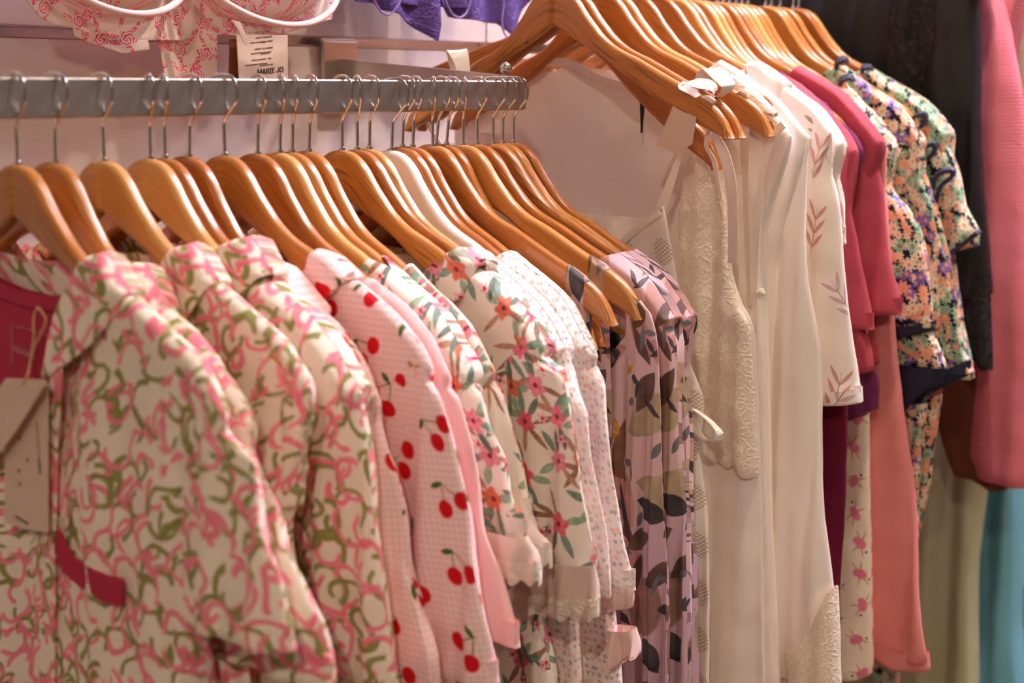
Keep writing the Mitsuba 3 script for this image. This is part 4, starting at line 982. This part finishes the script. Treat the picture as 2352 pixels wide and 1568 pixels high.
cl(wj, 'neckband', 'm_white', .1485, [(-.13, 1.53), (-.14, 1.2)], [(.11, 1.50), (.11, 1.3)], [(-0.0419,1.4771),(-0.0267,1.4686),(-0.0018,1.4581),(0.0288,1.4497),(0.0585,1.4463),(0.1045,1.4495)], [(-0.0418,1.4677),(-0.0266,1.4597),(-0.0016,1.4498),(0.0289,1.4420),(0.0587,1.4387),(0.1047,1.4420)], [(.0035, 1.55), (.0035, 1.0)], seed=59, n=24, m=10, inset=.002)

fw = top_garment('blouse', 'white top with sparse leaf sprays, its sleeve hanging beside the red T-shirts', 'top', 'm_sprays', .255,
                 shoulder=[(0.1326,1.4721),(0.1481,1.4633),(0.1763,1.4463),(0.2003,1.4306),(0.2103,1.4217)], side=[(0.2177,1.3966),(0.2224,1.3489),(0.2238,1.2519),(0.2300,1.1033),(0.2344,1.0634)], hem=[(0.1878,1.0406),(0.2345,1.0608),(0.2460,1.0854)], low=.016, sleeve=[(0.2103,1.4217),(0.2263,1.3825),(0.2373,1.3495),(0.2474,1.3217),(0.2528,1.2832),(0.2584,1.2411),(0.2684,1.1723),(0.2796,1.1106),(0.2813,1.0980)], sleeve_w=.085,
                 sleeve_low=.02, seed=61, neck_drop=.1, sfold=(.003, .06))
collar(fw, 'm_sprays', .258, [(0.1279,1.4634),(0.1266,1.4513),(0.1317,1.4367),(0.1461,1.4270)], [(0.1400,1.4729),(0.1588,1.4607),(0.1791,1.4477),(0.1763,1.4344),(0.1748,1.4007)], [(0.1266,1.4513),(0.1545,1.4271),(0.1723,1.3959),(0.1792,1.4439)], label='notched collar leaf')
lv = top_garment('blouse', 'white top with lavender leaf sprays between the white leaf top and the red T-shirts', 'top', 'm_sprays', .305,
                 thick=.0168, tilt=3, shoulder=[(0.1235,1.4689),(0.1458,1.4539),(0.1747,1.4317),(0.1979,1.4050)], side=[(0.2086,1.3462),(0.2156,1.2470),(0.2202,1.1663),(0.2228,1.1461)], hem=1.05, low=.015, sleeve=[(0.1979,1.4050),(0.2071,1.3806),(0.2178,1.3466),(0.2269,1.3125),(0.2333,1.2683)], sleeve_w=.09, sleeve_low=.016, seed=60, neck_drop=.1)
ra = top_garment('t_shirt', 'crimson red short sleeved T-shirt, left of two, partly behind the leaf print top', 'T-shirt', 'm_red', .358,
                 thick=.0168, tilt=6, shoulder=[(0.1128,1.4605),(0.1395,1.4466),(0.1633,1.4263),(0.1826,1.3988)], side=[(0.1974,1.3536),(0.2057,1.2928),(0.2141,1.2316),(0.2281,1.1707),(0.2412,1.1408),(0.2455,1.1194)], hem=[(0.1882,1.1079),(0.2250,1.1168),(0.2450,1.1309)], low=.012, sleeve=[(0.1826,1.3988),(0.2002,1.3537),(0.2108,1.3033),(0.2199,1.2630),(0.2312,1.2124),(0.2445,1.1636)], sleeve_w=.09, sleeve_low=.02, seed=62, neck_drop=.09, m=36)
rb = top_garment('t_shirt', 'crimson red T-shirt, right of two, with its sleeve opening in view', 'T-shirt', 'm_red', .406,
                 thick=.0168, tilt=3.5, shoulder=[(0.1076,1.4708),(0.1292,1.4612),(0.1661,1.4415),(0.1887,1.4200),(0.2030,1.3899)], side=[(0.2124,1.3573),(0.2111,1.3262),(0.2044,1.2894),(0.2068,1.2370),(0.2163,1.1580),(0.2297,1.1167)], hem=[(0.1752,1.1017),(0.2297,1.1167)], low=.012, sleeve=[(0.2030,1.3899),(0.2178,1.3508),(0.2256,1.3160),(0.2370,1.2529),(0.2440,1.2252),(0.2544,1.1937),(0.2586,1.1768)], sleeve_w=.105, sleeve_low=.026, seed=63, neck_drop=.09, cuff_tilt=.002)
wn = top_garment('nightshirt', 'plum purple nightshirt hem showing below the red T-shirts', 'nightshirt', 'm_plum', .379,
                 thick=.0085, tilt=6, shoulder=[(0.0922,1.4545),(0.1288,1.4286),(0.1593,1.3928)], side=[(0.1809,1.2899),(0.2084,1.1871),(0.2338,1.1265),(0.2487,1.0966),(0.2479,1.0912)], hem=[(0.1682,1.0419),(0.2167,1.0681),(0.2490,1.0903)], low=.004, seed=64)
bt_ = thing('lounge_trousers', 'dark burgundy lounge trousers hanging behind the white robe', 'trousers')
cl(bt_, 'leg', 'm_wine', .283, [(0.2037,1.1469),(0.2079,1.0442),(0.2200,0.8878),(0.2430,0.7482)], [(0.2502,1.1524),(0.2531,1.0514),(0.2533,0.9740),(0.2510,0.9000),(0.2500,0.8615),(0.2553,0.7517)], 1.13, .80, [(.006, 1.3), (.012, .95), (.016, .8)], seed=65, fold=(.003, .05))
cl(bt_, 'waistband', 'm_wine', .283, [(0.1901,1.3465),(0.2037,1.1469)], [(0.2173,1.3476),(0.2502,1.1524)], 1.36, 1.12, [(.006, 1.4), (.006, 1.1)], seed=66, n=20, m=12)
bl = thing('lounge_trousers', 'cream pyjama trousers printed with small pink dancers between burgundy and coral pink', 'trousers')
cl(bl, 'leg', 'm_dancers', .390, [(0.1447,1.1796),(0.1574,1.0160),(0.1762,0.7102)], [(0.2224,1.1341),(0.2320,1.0278),(0.2415,0.8643),(0.2480,0.7528)], 1.20, [(0.1762,0.7102),(0.2063,0.7179),(0.2384,0.7331),(0.2480,0.7528)], [(.004, 1.3), (.008, 1.0), (.013, .8)], seed=67, fold=(.002, .09), m=44)
cl(bl, 'waistband', 'm_dancers', .390, [(0.1440,1.3399),(0.1447,1.1796)], [(0.1787,1.3413),(0.2213,1.1340)], 1.40, 1.19, [(.004, 1.4), (.004, 1.1)], seed=68, n=20, m=12)
pp = top_garment('nightdress', 'coral pink long nightdress with a stitched hem, right of the dancer print trousers', 'nightdress', 'm_palepink', .4305,
                 tilt=5, shoulder=[(0.1297,1.4493),(0.1599,1.4284),(0.1894,1.4120),(0.2021,1.3821)], side=[(0.2167,1.3147),(0.2290,1.2364),(0.2411,1.1431),(0.2507,1.0870),(0.2595,1.0245),(0.2748,0.9275),(0.2901,0.8295),(0.3034,0.7507),(0.3052,0.7381)], hem=[(0.2209,0.7445),(0.2357,0.7356),(0.2632,0.7267),(0.3053,0.7359)], low=.013, seed=69, fold=(.006, .075), m=50)

# daisy pyjamas
d1 = top_garment('pyjama_shirt', 'navy trimmed daisy print pyjama top, leftmost of three, beside the red T-shirts', 'pyjama top', 'm_daisy', .4635,
                 thick=.0235, tilt=6, shoulder=[(0.1390,1.4521),(0.1559,1.4308),(0.1746,1.4045),(0.1908,1.3677)], side=[(0.2062,1.3230),(0.2211,1.2543),(0.2476,1.1811),(0.2720,1.1459),(0.2895,1.1102)], hem=[(0.2228,1.1073),(0.2571,1.1088),(0.2896,1.1070)], low=.013, sleeve=[(0.1908,1.3677),(0.2085,1.3231),(0.2300,1.3029),(0.2482,1.2774),(0.2587,1.2463),(0.2702,1.1881),(0.2734,1.1595)], sleeve_w=.085, sleeve_low=.024, seed=71, cuff_tilt=-.004)
d2 = top_garment('pyjama_shirt', 'navy trimmed daisy print pyjama top, middle of three, hem lowest', 'pyjama top', 'm_daisy', .526,
                 thick=.0168, tilt=4, shoulder=[(0.1016,1.4762),(0.1249,1.4606),(0.1715,1.4252),(0.2025,1.3903)], side=[(0.2226,1.3368),(0.2420,1.2942),(0.2598,1.2300),(0.2741,1.1764),(0.2884,1.1229),(0.3030,1.0937)], hem=[(0.2124,1.0854),(0.2646,1.0921),(0.3031,1.0926)], low=.012, sleeve=[(0.2025,1.3903),(0.2255,1.3369),(0.2489,1.2838),(0.2674,1.2153),(0.2813,1.1497),(0.2894,1.1064)], sleeve_w=.08, sleeve_low=.012, seed=72)
d3 = top_garment('pyjama_shirt', 'navy trimmed daisy print pyjama top, rightmost of three, with slit sleeve against black', 'pyjama top', 'm_daisy', .585,
                 thick=.0266, tilt=2, shoulder=[(0.1093,1.4690),(0.1483,1.4498),(0.1822,1.4320),(0.2035,1.4194)], side=[(0.2178,1.3728),(0.2302,1.3066),(0.2436,1.2233),(0.2600,1.1398),(0.2745,1.0901)], hem=[(0.1980,1.0746),(0.2748,1.0844)], low=.015, sleeve=[(0.2035,1.4194),(0.2246,1.3966),(0.2408,1.3442),(0.2541,1.3028),(0.2740,1.2646)], sleeve_w=.075, sleeve_low=.022, seed=73, cuff_tilt=-.03)


def binding(key, X, pts, w=.010, thick=.004, across=(1, 0, 0), n=30):
    put(key, 'piping', mikit.ply(ribbon_mesh(RW(X, pts), w, across, thick, n=n)[0], 'm_navy', smooth=40), 'navy piping')


binding(d1, .455, [(0.1395,1.4452),(0.1433,1.4536),(0.1520,1.4557),(0.1580,1.4515)], .012, .004, (.6, .4, .4))
binding(d2, .512, [(0.1044,1.4661),(0.1076,1.4770),(0.1148,1.4786),(0.1199,1.4742)], .012, .004, (.6, .4, .4))
binding(d3, .557, [(0.1186,1.4620),(0.1213,1.4697),(0.1280,1.4691),(0.1325,1.4652)], .010, .004, (.6, .4, .4))
cl(d1, 'cuff', 'm_navy', .465, [(0.2209,1.1537),(0.2263,1.1378)], [(0.2737,1.1631),(0.2710,1.1510)], [(0.2227,1.1523),(0.2737,1.1631)], [(0.2263,1.1378),(0.2710,1.1510)], [(.026, 1.3), (.025, .9)], n=24, m=10, seed=71, power=2.4, label='navy cuff')
cl(d1, 'hem_band', 'm_navy', .470, [(0.2198,1.1060),(0.2400,1.0503)], [(0.2872,1.1100),(0.2835,1.0867),(0.2626,1.0564)], [(0.2198,1.1049),(0.2543,1.1059),(0.2873,1.1079)], [(0.2372,1.0482),(0.2626,1.0564),(0.2863,1.0871)], [(.021, 1.3), (.018, .7)], n=24, m=14, seed=72, label='navy hem band')
cl(d2, 'hem_band', 'm_navy', .520, [(0.2180,1.0871),(0.2230,1.0478)], [(0.3063,1.0983),(0.2853,1.0734)], [(0.2151,1.0855),(0.2672,1.0917),(0.3065,1.0951)], [(0.2230,1.0478),(0.2574,1.0612),(0.2934,1.0801),(0.3067,1.0918)], [(.023, 1.3), (.02, .7)], n=24, m=12, seed=73, label='navy hem band')
for pts in ([(0.1913,1.3896),(0.1942,1.4006),(0.2019,1.4089),(0.2123,1.4107),(0.2138,1.4036),(0.2041,1.3899),(0.2013,1.3762)], [(0.2112,1.3655),(0.2156,1.3711),(0.2269,1.3741),(0.2283,1.3687),(0.2176,1.3547)], [(0.2283,1.3168),(0.2304,1.3306),(0.2425,1.3409),(0.2537,1.3424),(0.2530,1.3358),(0.2395,1.3228),(0.2332,1.3006)]):
    binding(d3, .545, pts, .012, .005, (.9, .2, .2), 24)
binding(d3, .550, [(0.2530,1.2383),(0.2683,1.2493),(0.2881,1.2670)], .02, .004, (1, 0, .1))
dp = thing('lounge_trousers', 'narrow daisy print pyjama trousers hanging below the navy hems', 'trousers')
cl(dp, 'leg', 'm_daisy', .49, [(0.2309,1.0484),(0.2416,0.9535),(0.2488,0.8830),(0.2516,0.8749)], [(0.2585,1.0523),(0.2560,1.0127),(0.2536,0.9271),(0.2539,0.8754)], [(0.2307,1.0512),(0.2583,1.0551)], [(0.2493,0.8744),(0.2545,0.8755)], [(.012, 1.2), (.010, .8)], seed=75, n=24, m=24)
cl(dp, 'leg', 'm_daisy', .515, [(0.2397,1.0538),(0.2379,0.9764),(0.2395,0.8896)], [(0.2656,1.0575),(0.2613,1.0088),(0.2558,0.9392),(0.2450,0.8761)], [(0.2366,1.0563),(0.2653,1.0631)], [(0.2389,0.8778),(0.2450,0.8761)], [(.014, 1.2), (.010, .8)], seed=76, n=24, m=24)
cl(dp, 'leg', 'm_daisy', .47, [(0.2113,0.7298),(0.2178,0.6593)], [(0.2500,0.7399),(0.2489,0.6683)], [(0.2080,0.7349),(0.2527,0.7464)], [(0.2184,0.6474),(0.2495,0.6565)], [(.01, 1.2), (.01, .5)], seed=79, n=20, m=14)

# robes at the far right
rail3 = thing('hang_rail', 'high steel rail above the robes at the far right', 'rail')
put(rail3, 'bar', mikit.ply(box(.92, 0, 1.85, .62, .0125, .0304, .0012), 'm_steel'))
for x in (.64, 1.2):
    put(rail3, 'bracket', mikit.ply(box(x, WALL_Y / 2, 1.845, .012, WALL_Y - .002, .024, .001), 'm_steel'))
for X, what in ((.68, 'black lace robe'), (.80, 'coral waffle robe'), (.93, 'sage waffle robe'), (1.05, 'aqua waffle robe')):
    hanger(X, 1.85 + .0152 - .0645, 'glossy wooden hanger holding the ' + what, 0.0)
zh = 1.801


def shoulders(z=zh, u1=.225):
    return [(u, z + float(np.interp(u, ST[:, 0], ST[:, 1])) + .003) for u in (.07, .10, .15, .19, u1)]


bk = top_garment('robe', 'black robe with lace front edge filling the space behind the daisy pyjamas', 'robe', 'm_black', .68, thick=.0130, shoulder=shoulders(), side=[(0.2117,1.5566),(0.2179,1.4922),(0.2293,1.3874),(0.2408,1.2843),(0.2473,1.2149),(0.2521,1.1741)], hem=[(0.0181,1.1337),(0.1822,1.1557),(0.2522,1.1730)], low=.022, seed=81, fold=(.006, .06), neck_drop=.02, m=40)
cl(bk, 'lace_band', 'm_blacklace', .672, [(0.1006,1.5835),(0.0983,1.5027),(0.0962,1.4148),(0.1199,1.3263)], [(0.1746,1.5801),(0.1729,1.5013),(0.1577,1.4442),(0.1359,1.3859),(0.1294,1.3266)], 1.62, 1.36, [(.020, 1.7), (.024, 1.2)], n=24, m=30, seed=82, fold=(.006, .05), label='black lace band')
cl(bk, 'lace_hem', 'm_blacklace', .68, [(0.2212,1.1773),(0.2300,1.0763)], [(0.2530,1.1801),(0.2594,1.1217),(0.2640,1.0757)], 1.195, [(0.2290,1.0943),(0.2517,1.0700),(0.2640,1.0757)], [(.022, 1.3), (.020, .9)], n=40, m=20, seed=83, scallop=(.004, .012), label='black lace sleeve edge')
co = top_garment('robe', 'coral pink waffle robe with its long sleeve at the right edge', 'robe', 'm_coral', .80, thick=.0130, shoulder=shoulders(), side=[(.235, 1.6), (.20, 1.3), (.19, 1.05), (.20, .99)], hem=.99, low=.03, seed=84, m=40)
cl(co, 'sleeve', 'm_coral', .775, [(0.1673,1.5977),(0.1700,1.5626),(0.1789,1.4947),(0.1952,1.3347),(0.2098,1.2032),(0.2147,1.0793),(0.2093,0.9771),(0.2071,0.9253),(0.2236,0.8861)], [(0.2034,1.5959),(0.2239,1.5374),(0.2458,1.4442),(0.2622,1.3270),(0.2857,1.1487),(0.3005,0.9659),(0.3043,0.9164)], 1.62, [(0.2116,0.8937),(0.2237,0.8854),(0.2523,0.8958),(0.3042,0.9176)], [(.03, 1.7), (.036, 1.2), (.034, .9)], n=34, m=50, seed=85, fold=(.004, .09), power=2.2)
cl(co, 'sleeve', 'm_coral', .81, [(0.1466,1.1311),(0.1645,1.0146),(0.1799,0.9533),(0.1967,0.9034)], [(0.2049,1.1368),(0.2291,0.9479),(0.2310,0.9158)], 1.18, [(0.1927,0.9027),(0.2310,0.9158)], [(.03, 1.7), (.03, .9)], n=24, m=26, seed=86, fold=(.003, .09))
cl(co, 'sleeve_lining', 'm_brown', .79, [(0.1434,0.9842),(0.1559,0.9401),(0.1713,0.9031),(0.1861,0.8761)], [(0.2339,0.9973),(0.2589,0.8989),(0.2624,0.8931)], 1.04, [(0.1788,0.8880),(0.2091,0.8750),(0.2409,0.8827),(0.2624,0.8944)], [(.024, 1.2), (.024, .8)], n=24, m=16, seed=87, label='tan inside of the coral sleeve')
sg = top_garment('robe', 'sage green waffle robe hanging between coral and aqua robes', 'robe', 'm_sage', .93, thick=.0130, shoulder=shoulders(), side=[(0.1916,1.5318),(0.2089,1.3815),(0.2264,1.1902),(0.2129,0.9904),(0.1675,0.8461),(0.1620,0.7037),(0.1734,0.4593)], hem=.45, low=.03, seed=88, fold=(.006, .07), m=50)
aq = top_garment('robe', 'aqua blue waffle robe at the lower right corner', 'robe', 'm_aqua', 1.05, thick=.0130, shoulder=shoulders(), side=[(.20, 1.5), (.19, 1.2)] + [(0.1829,0.8593),(0.1863,0.7510),(0.1882,0.6407),(0.1907,0.5665),(0.2067,0.4268)], hem=.38, low=.035, seed=89, fold=(.010, .09), m=50)

# ------------------------------------------------------------------ lingerie on the wall
br = thing('bra', 'white bra with a pink rose print hanging on the wall above the nearer rail', 'bra')


def cup(cx, cz, rx, ry, rz, Y):
    a, b = np.meshgrid(np.linspace(0, math.pi, 40), np.linspace(-.5 * math.pi, .42 * math.pi, 26), indexing='ij')
    x, y, z = cx - rx * np.cos(a) * np.cos(b), Y - ry * np.sin(a) * np.cos(b), cz + rz * np.sin(b)
    V = np.stack([x, y, z], -1).reshape(-1, 3)
    F = gridfaces(40, 26)
    uv = np.stack([(a * rx), z], -1).reshape(-1, 2)
    return (V, F), uv


for cx, rx, rz in ((-.345, .088, .070), (-.155, .104, .074)):
    mesh, uv = cup(cx, 1.585, rx, .06, rz, .235)
    put(br, 'cup', mikit.ply(mesh, 'm_roses', smooth=True, uv=uv))
    a = np.linspace(.02, math.pi - .02, 40)
    P = np.stack([cx - rx * np.cos(a) * 1.02, .228 - .045 * np.sin(a), 1.585 - rz * np.sin(a) * 1.0 - .003], -1)
    put(br, 'underwire_channel', mikit.ply(tube_mesh(P, .0036, 10), 'm_bratrim', smooth=True))
band = [(-0.4320,1.5257),(-0.4174,1.5088),(-0.3995,1.5016),(-0.3785,1.4995),(-0.3766,1.4923),(-0.3601,1.4867),(-0.3235,1.4763),(-0.2955,1.4807),(-0.2971,1.4903),(-0.2491,1.4907),(-0.2255,1.4987),(-0.1511,1.4963),(-0.1013,1.5046),(-0.0476,1.5195),(-0.0429,1.5443)]
sm, suv = slab(band, onY(.238, .004, 50), (0, 1, 0), .0015, .012)
put(br, 'band', mikit.ply(sm, 'm_roses', smooth=40, ) if False else mikit.ply(sm, 'm_roses', smooth=True, uv=suv))
tail = [(-0.2821,1.5041),(-0.2768,1.4828),(-0.2710,1.4503),(-0.2698,1.4307),(-0.2085,1.4303),(-0.2075,1.4529),(-0.2054,1.4999),(-0.2455,1.5052)]
sm, suv = slab(tail, onY(.243, .003, 70), (0, 1, 0), .0015, .012)
put(br, 'back_strap', mikit.ply(sm, 'm_roses', smooth=True, uv=suv))
ct2 = [(-0.2188,1.5118),(-0.2091,1.5012),(-0.2028,1.4882),(-0.1982,1.4865),(-0.1990,1.4949),(-0.2064,1.5101)]
sm, suv = slab(ct2, onY(.20), (0, 1, 0), .0008, .02)
put(br, 'care_label', mikit.ply(sm, 'm_card'), 'small white care label')
cd = thing('swing_tag', 'printed MARIE JO card tag hanging from the rose print bra', 'tag')
cpoly = [(-0.2039,1.4972),(-0.1345,1.4991),(-0.1365,1.4277),(-0.2018,1.4259)]
sm, suv = slab(cpoly, onY(.21), (0, 1, 0), .0012, .03)
put(cd, 'card', mikit.ply(sm, 'm_card'))
sm, suv = slab([(-0.2062,1.4929),(-0.1947,1.4932),(-0.1935,1.4258),(-0.2126,1.4259)], onY(.218, 0, 0), (0, 1, 0), .001, .03)
put(cd, 'card', mikit.ply(sm, 'm_brown'))
tx, tz = [(-0.1784,1.4502)][0]
sl_ = (1, 0, .30)
text_on(cd, 'print', 'MARIE JO', .0055, (tx, .2092, tz + .0062), (1, 0, .10), (0, 0, 1), 'm_ink')
lines = [(571, 85, 'Our size guide and care notes', .030), (588, 88, 'can be found inside', .02), (589, 98, 'CODE ET CARE CODE', .028), (577, 108, 'see care instructions on label', .040), (603, 107, 'inside', .012), (587, 123, 'CARE OF THE LINGERIE', .034), (578, 133, 'please read the care advice', .042), (602, 133, 'before use', .016), (580, 148, 'Current regulations - Reg.', .044), (565, 160, 'Correspondence care lingerie', .062), (598, 160, 'www.mariejo.com', .025)]
for px, py, s, w in lines:
    pass
for (tx, tz), (px, py, s, w) in zip([(-0.1895,1.4949),(-0.1796,1.4943),(-0.1792,1.4898),(-0.1864,1.4847),(-0.1711,1.4855),(-0.1808,1.4781),(-0.1863,1.4735),(-0.1722,1.4737),(-0.1854,1.4668),(-0.1944,1.4613),(-0.1750,1.4615)], lines):
    text_on(cd, 'print', s, .0016, (tx, .2092, tz + .004), (1, 0, .10), (0, 0, 1), 'm_softink', .0003, max_width=w)
ln_ = thing('lingerie_camisole', 'purple lace camisole hem hanging on the wall at the top centre', 'lingerie')
for poly in ([(0.0038,1.5520),(0.0209,1.5323),(0.0496,1.5280),(0.0788,1.5154),(0.1128,1.4985),(0.1184,1.5167),(0.1205,1.5579)], [(0.1174,1.5577),(0.1289,1.5439),(0.1444,1.5290),(0.1563,1.5273),(0.2306,1.5236),(0.2581,1.5048),(0.2872,1.5442),(0.3095,1.5673)]):
    sm, suv = slab(poly, onY(.225, .006, 90), (0, 1, 0), .0015, .008)
    put(ln_, 'panel', mikit.ply(sm, 'm_purple', smooth=True, uv=suv))
for pts in ([(-0.0047,1.5463),(0.0027,1.5360),(0.0109,1.5286),(0.0214,1.5261),(0.0322,1.5324),(0.0441,1.5487)], [(0.1158,1.5521),(0.1234,1.5397),(0.1334,1.5298),(0.1436,1.5276),(0.1548,1.5322),(0.1646,1.5492),(0.1662,1.5545)], [(0.2274,1.5574),(0.2256,1.5387),(0.2231,1.5263),(0.2324,1.5066)]):
    put(ln_, 'binding', mikit.ply(tube_mesh(spline([(a, .212, b) for a, b in pts], 30), .0012, 8), 'm_lilac', smooth=True), 'lilac binding')
# unseen rest of the lingerie, higher up, placed to shade the wall
for cx in (-.345, -.155):
    put(br, 'strap', mikit.ply(ribbon_mesh([(cx, .19, 1.64), (cx + .01, .215, 1.70), (cx + .02, .24, 1.78), (cx + .02, .262, 1.86)], .014, (1, 0, 0))[0], 'm_satin', smooth=40))
for x0, x1 in ((-.035, .105), (.11, .215)):
    sm, suv = slab([(x0 + .02, 1.54), (x1 - .01, 1.54), (x1, 1.70), (x1 - .02, 1.83), (x0 + .03, 1.83), (x0, 1.70)], onY(.227, .006, 60), (0, 1, 0), .0015, .012)
    put(ln_, 'panel', mikit.ply(sm, 'm_purple', smooth=True, uv=suv))
for nm, lab, x0, x1, z0, z1, mt in (('unseen_brief', 'unseen cream briefs at the far left, placed to shade the wall', -1.10, -.84, 1.60, 1.80, 'm_white'), ('unseen_brief', 'unseen cream briefs high at the left, placed to shade the wall', -.92, -.58, 1.82, 2.0, 'm_white'), ('unseen_brief', 'unseen slim white briefs beside the bra, placed to shade the wall', -.57, -.445, 1.585, 1.78, 'm_white'), ('unseen_brief', 'unseen white rose print briefs above the bra, placed to shade the wall', -.50, -.22, 1.80, 1.98, 'm_roses'), ('unseen_brief', 'unseen plain white briefs left of the bra, placed to shade the wall', -.80, -.56, 1.62, 1.80, 'm_white')):
    b = thing(nm, lab, 'unseen_brief')
    sm, suv = slab([(x0, z1), (x0 + .01, z1 - .05), ((x0 + x1) / 2 - .04, z0), ((x0 + x1) / 2 + .04, z0), (x1 - .01, z1 - .05), (x1, z1)], onY(.225, .006, 60), (0, 1, 0), .003, .012)
    put(b, 'front', mikit.ply(sm, mt, smooth=True, uv=suv))
    put(b, 'waistband', mikit.ply(tube_mesh([(x0, .225, z1), ((x0 + x1) / 2, .215, z1), (x1, .225, z1)], .004, 8), 'm_satin', smooth=True))

for key, X, L_, R_, hz_, h_, m_ in ((pp, .4305, [(0.2227,0.7684),(0.2226,0.7333)], [(0.2980,0.7874),(0.3059,0.7360)], ([(0.2228,0.7673),(0.2382,0.7572),(0.2656,0.7493),(0.3020,0.7566)], [(0.2210,0.7422),(0.2358,0.7333),(0.2634,0.7244),(0.3060,0.7338)]), .0150, 'm_palepink'),
                                    (fw, .255, [(0.2335,1.1093),(0.2333,1.0891)], [(0.2806,1.1206),(0.2833,1.0983)], ([(0.2337,1.1063),(0.2809,1.1157)], [(0.2332,1.0911),(0.2832,1.0993)]), .0215, 'm_sprays')):
    cl(key, 'hem_band', m_, X, L_, R_, hz_[0], hz_[1], [(h_, 2), (h_, 0)], n=30, m=12, seed=3, inset=.003, hemn=True, power=2.6)
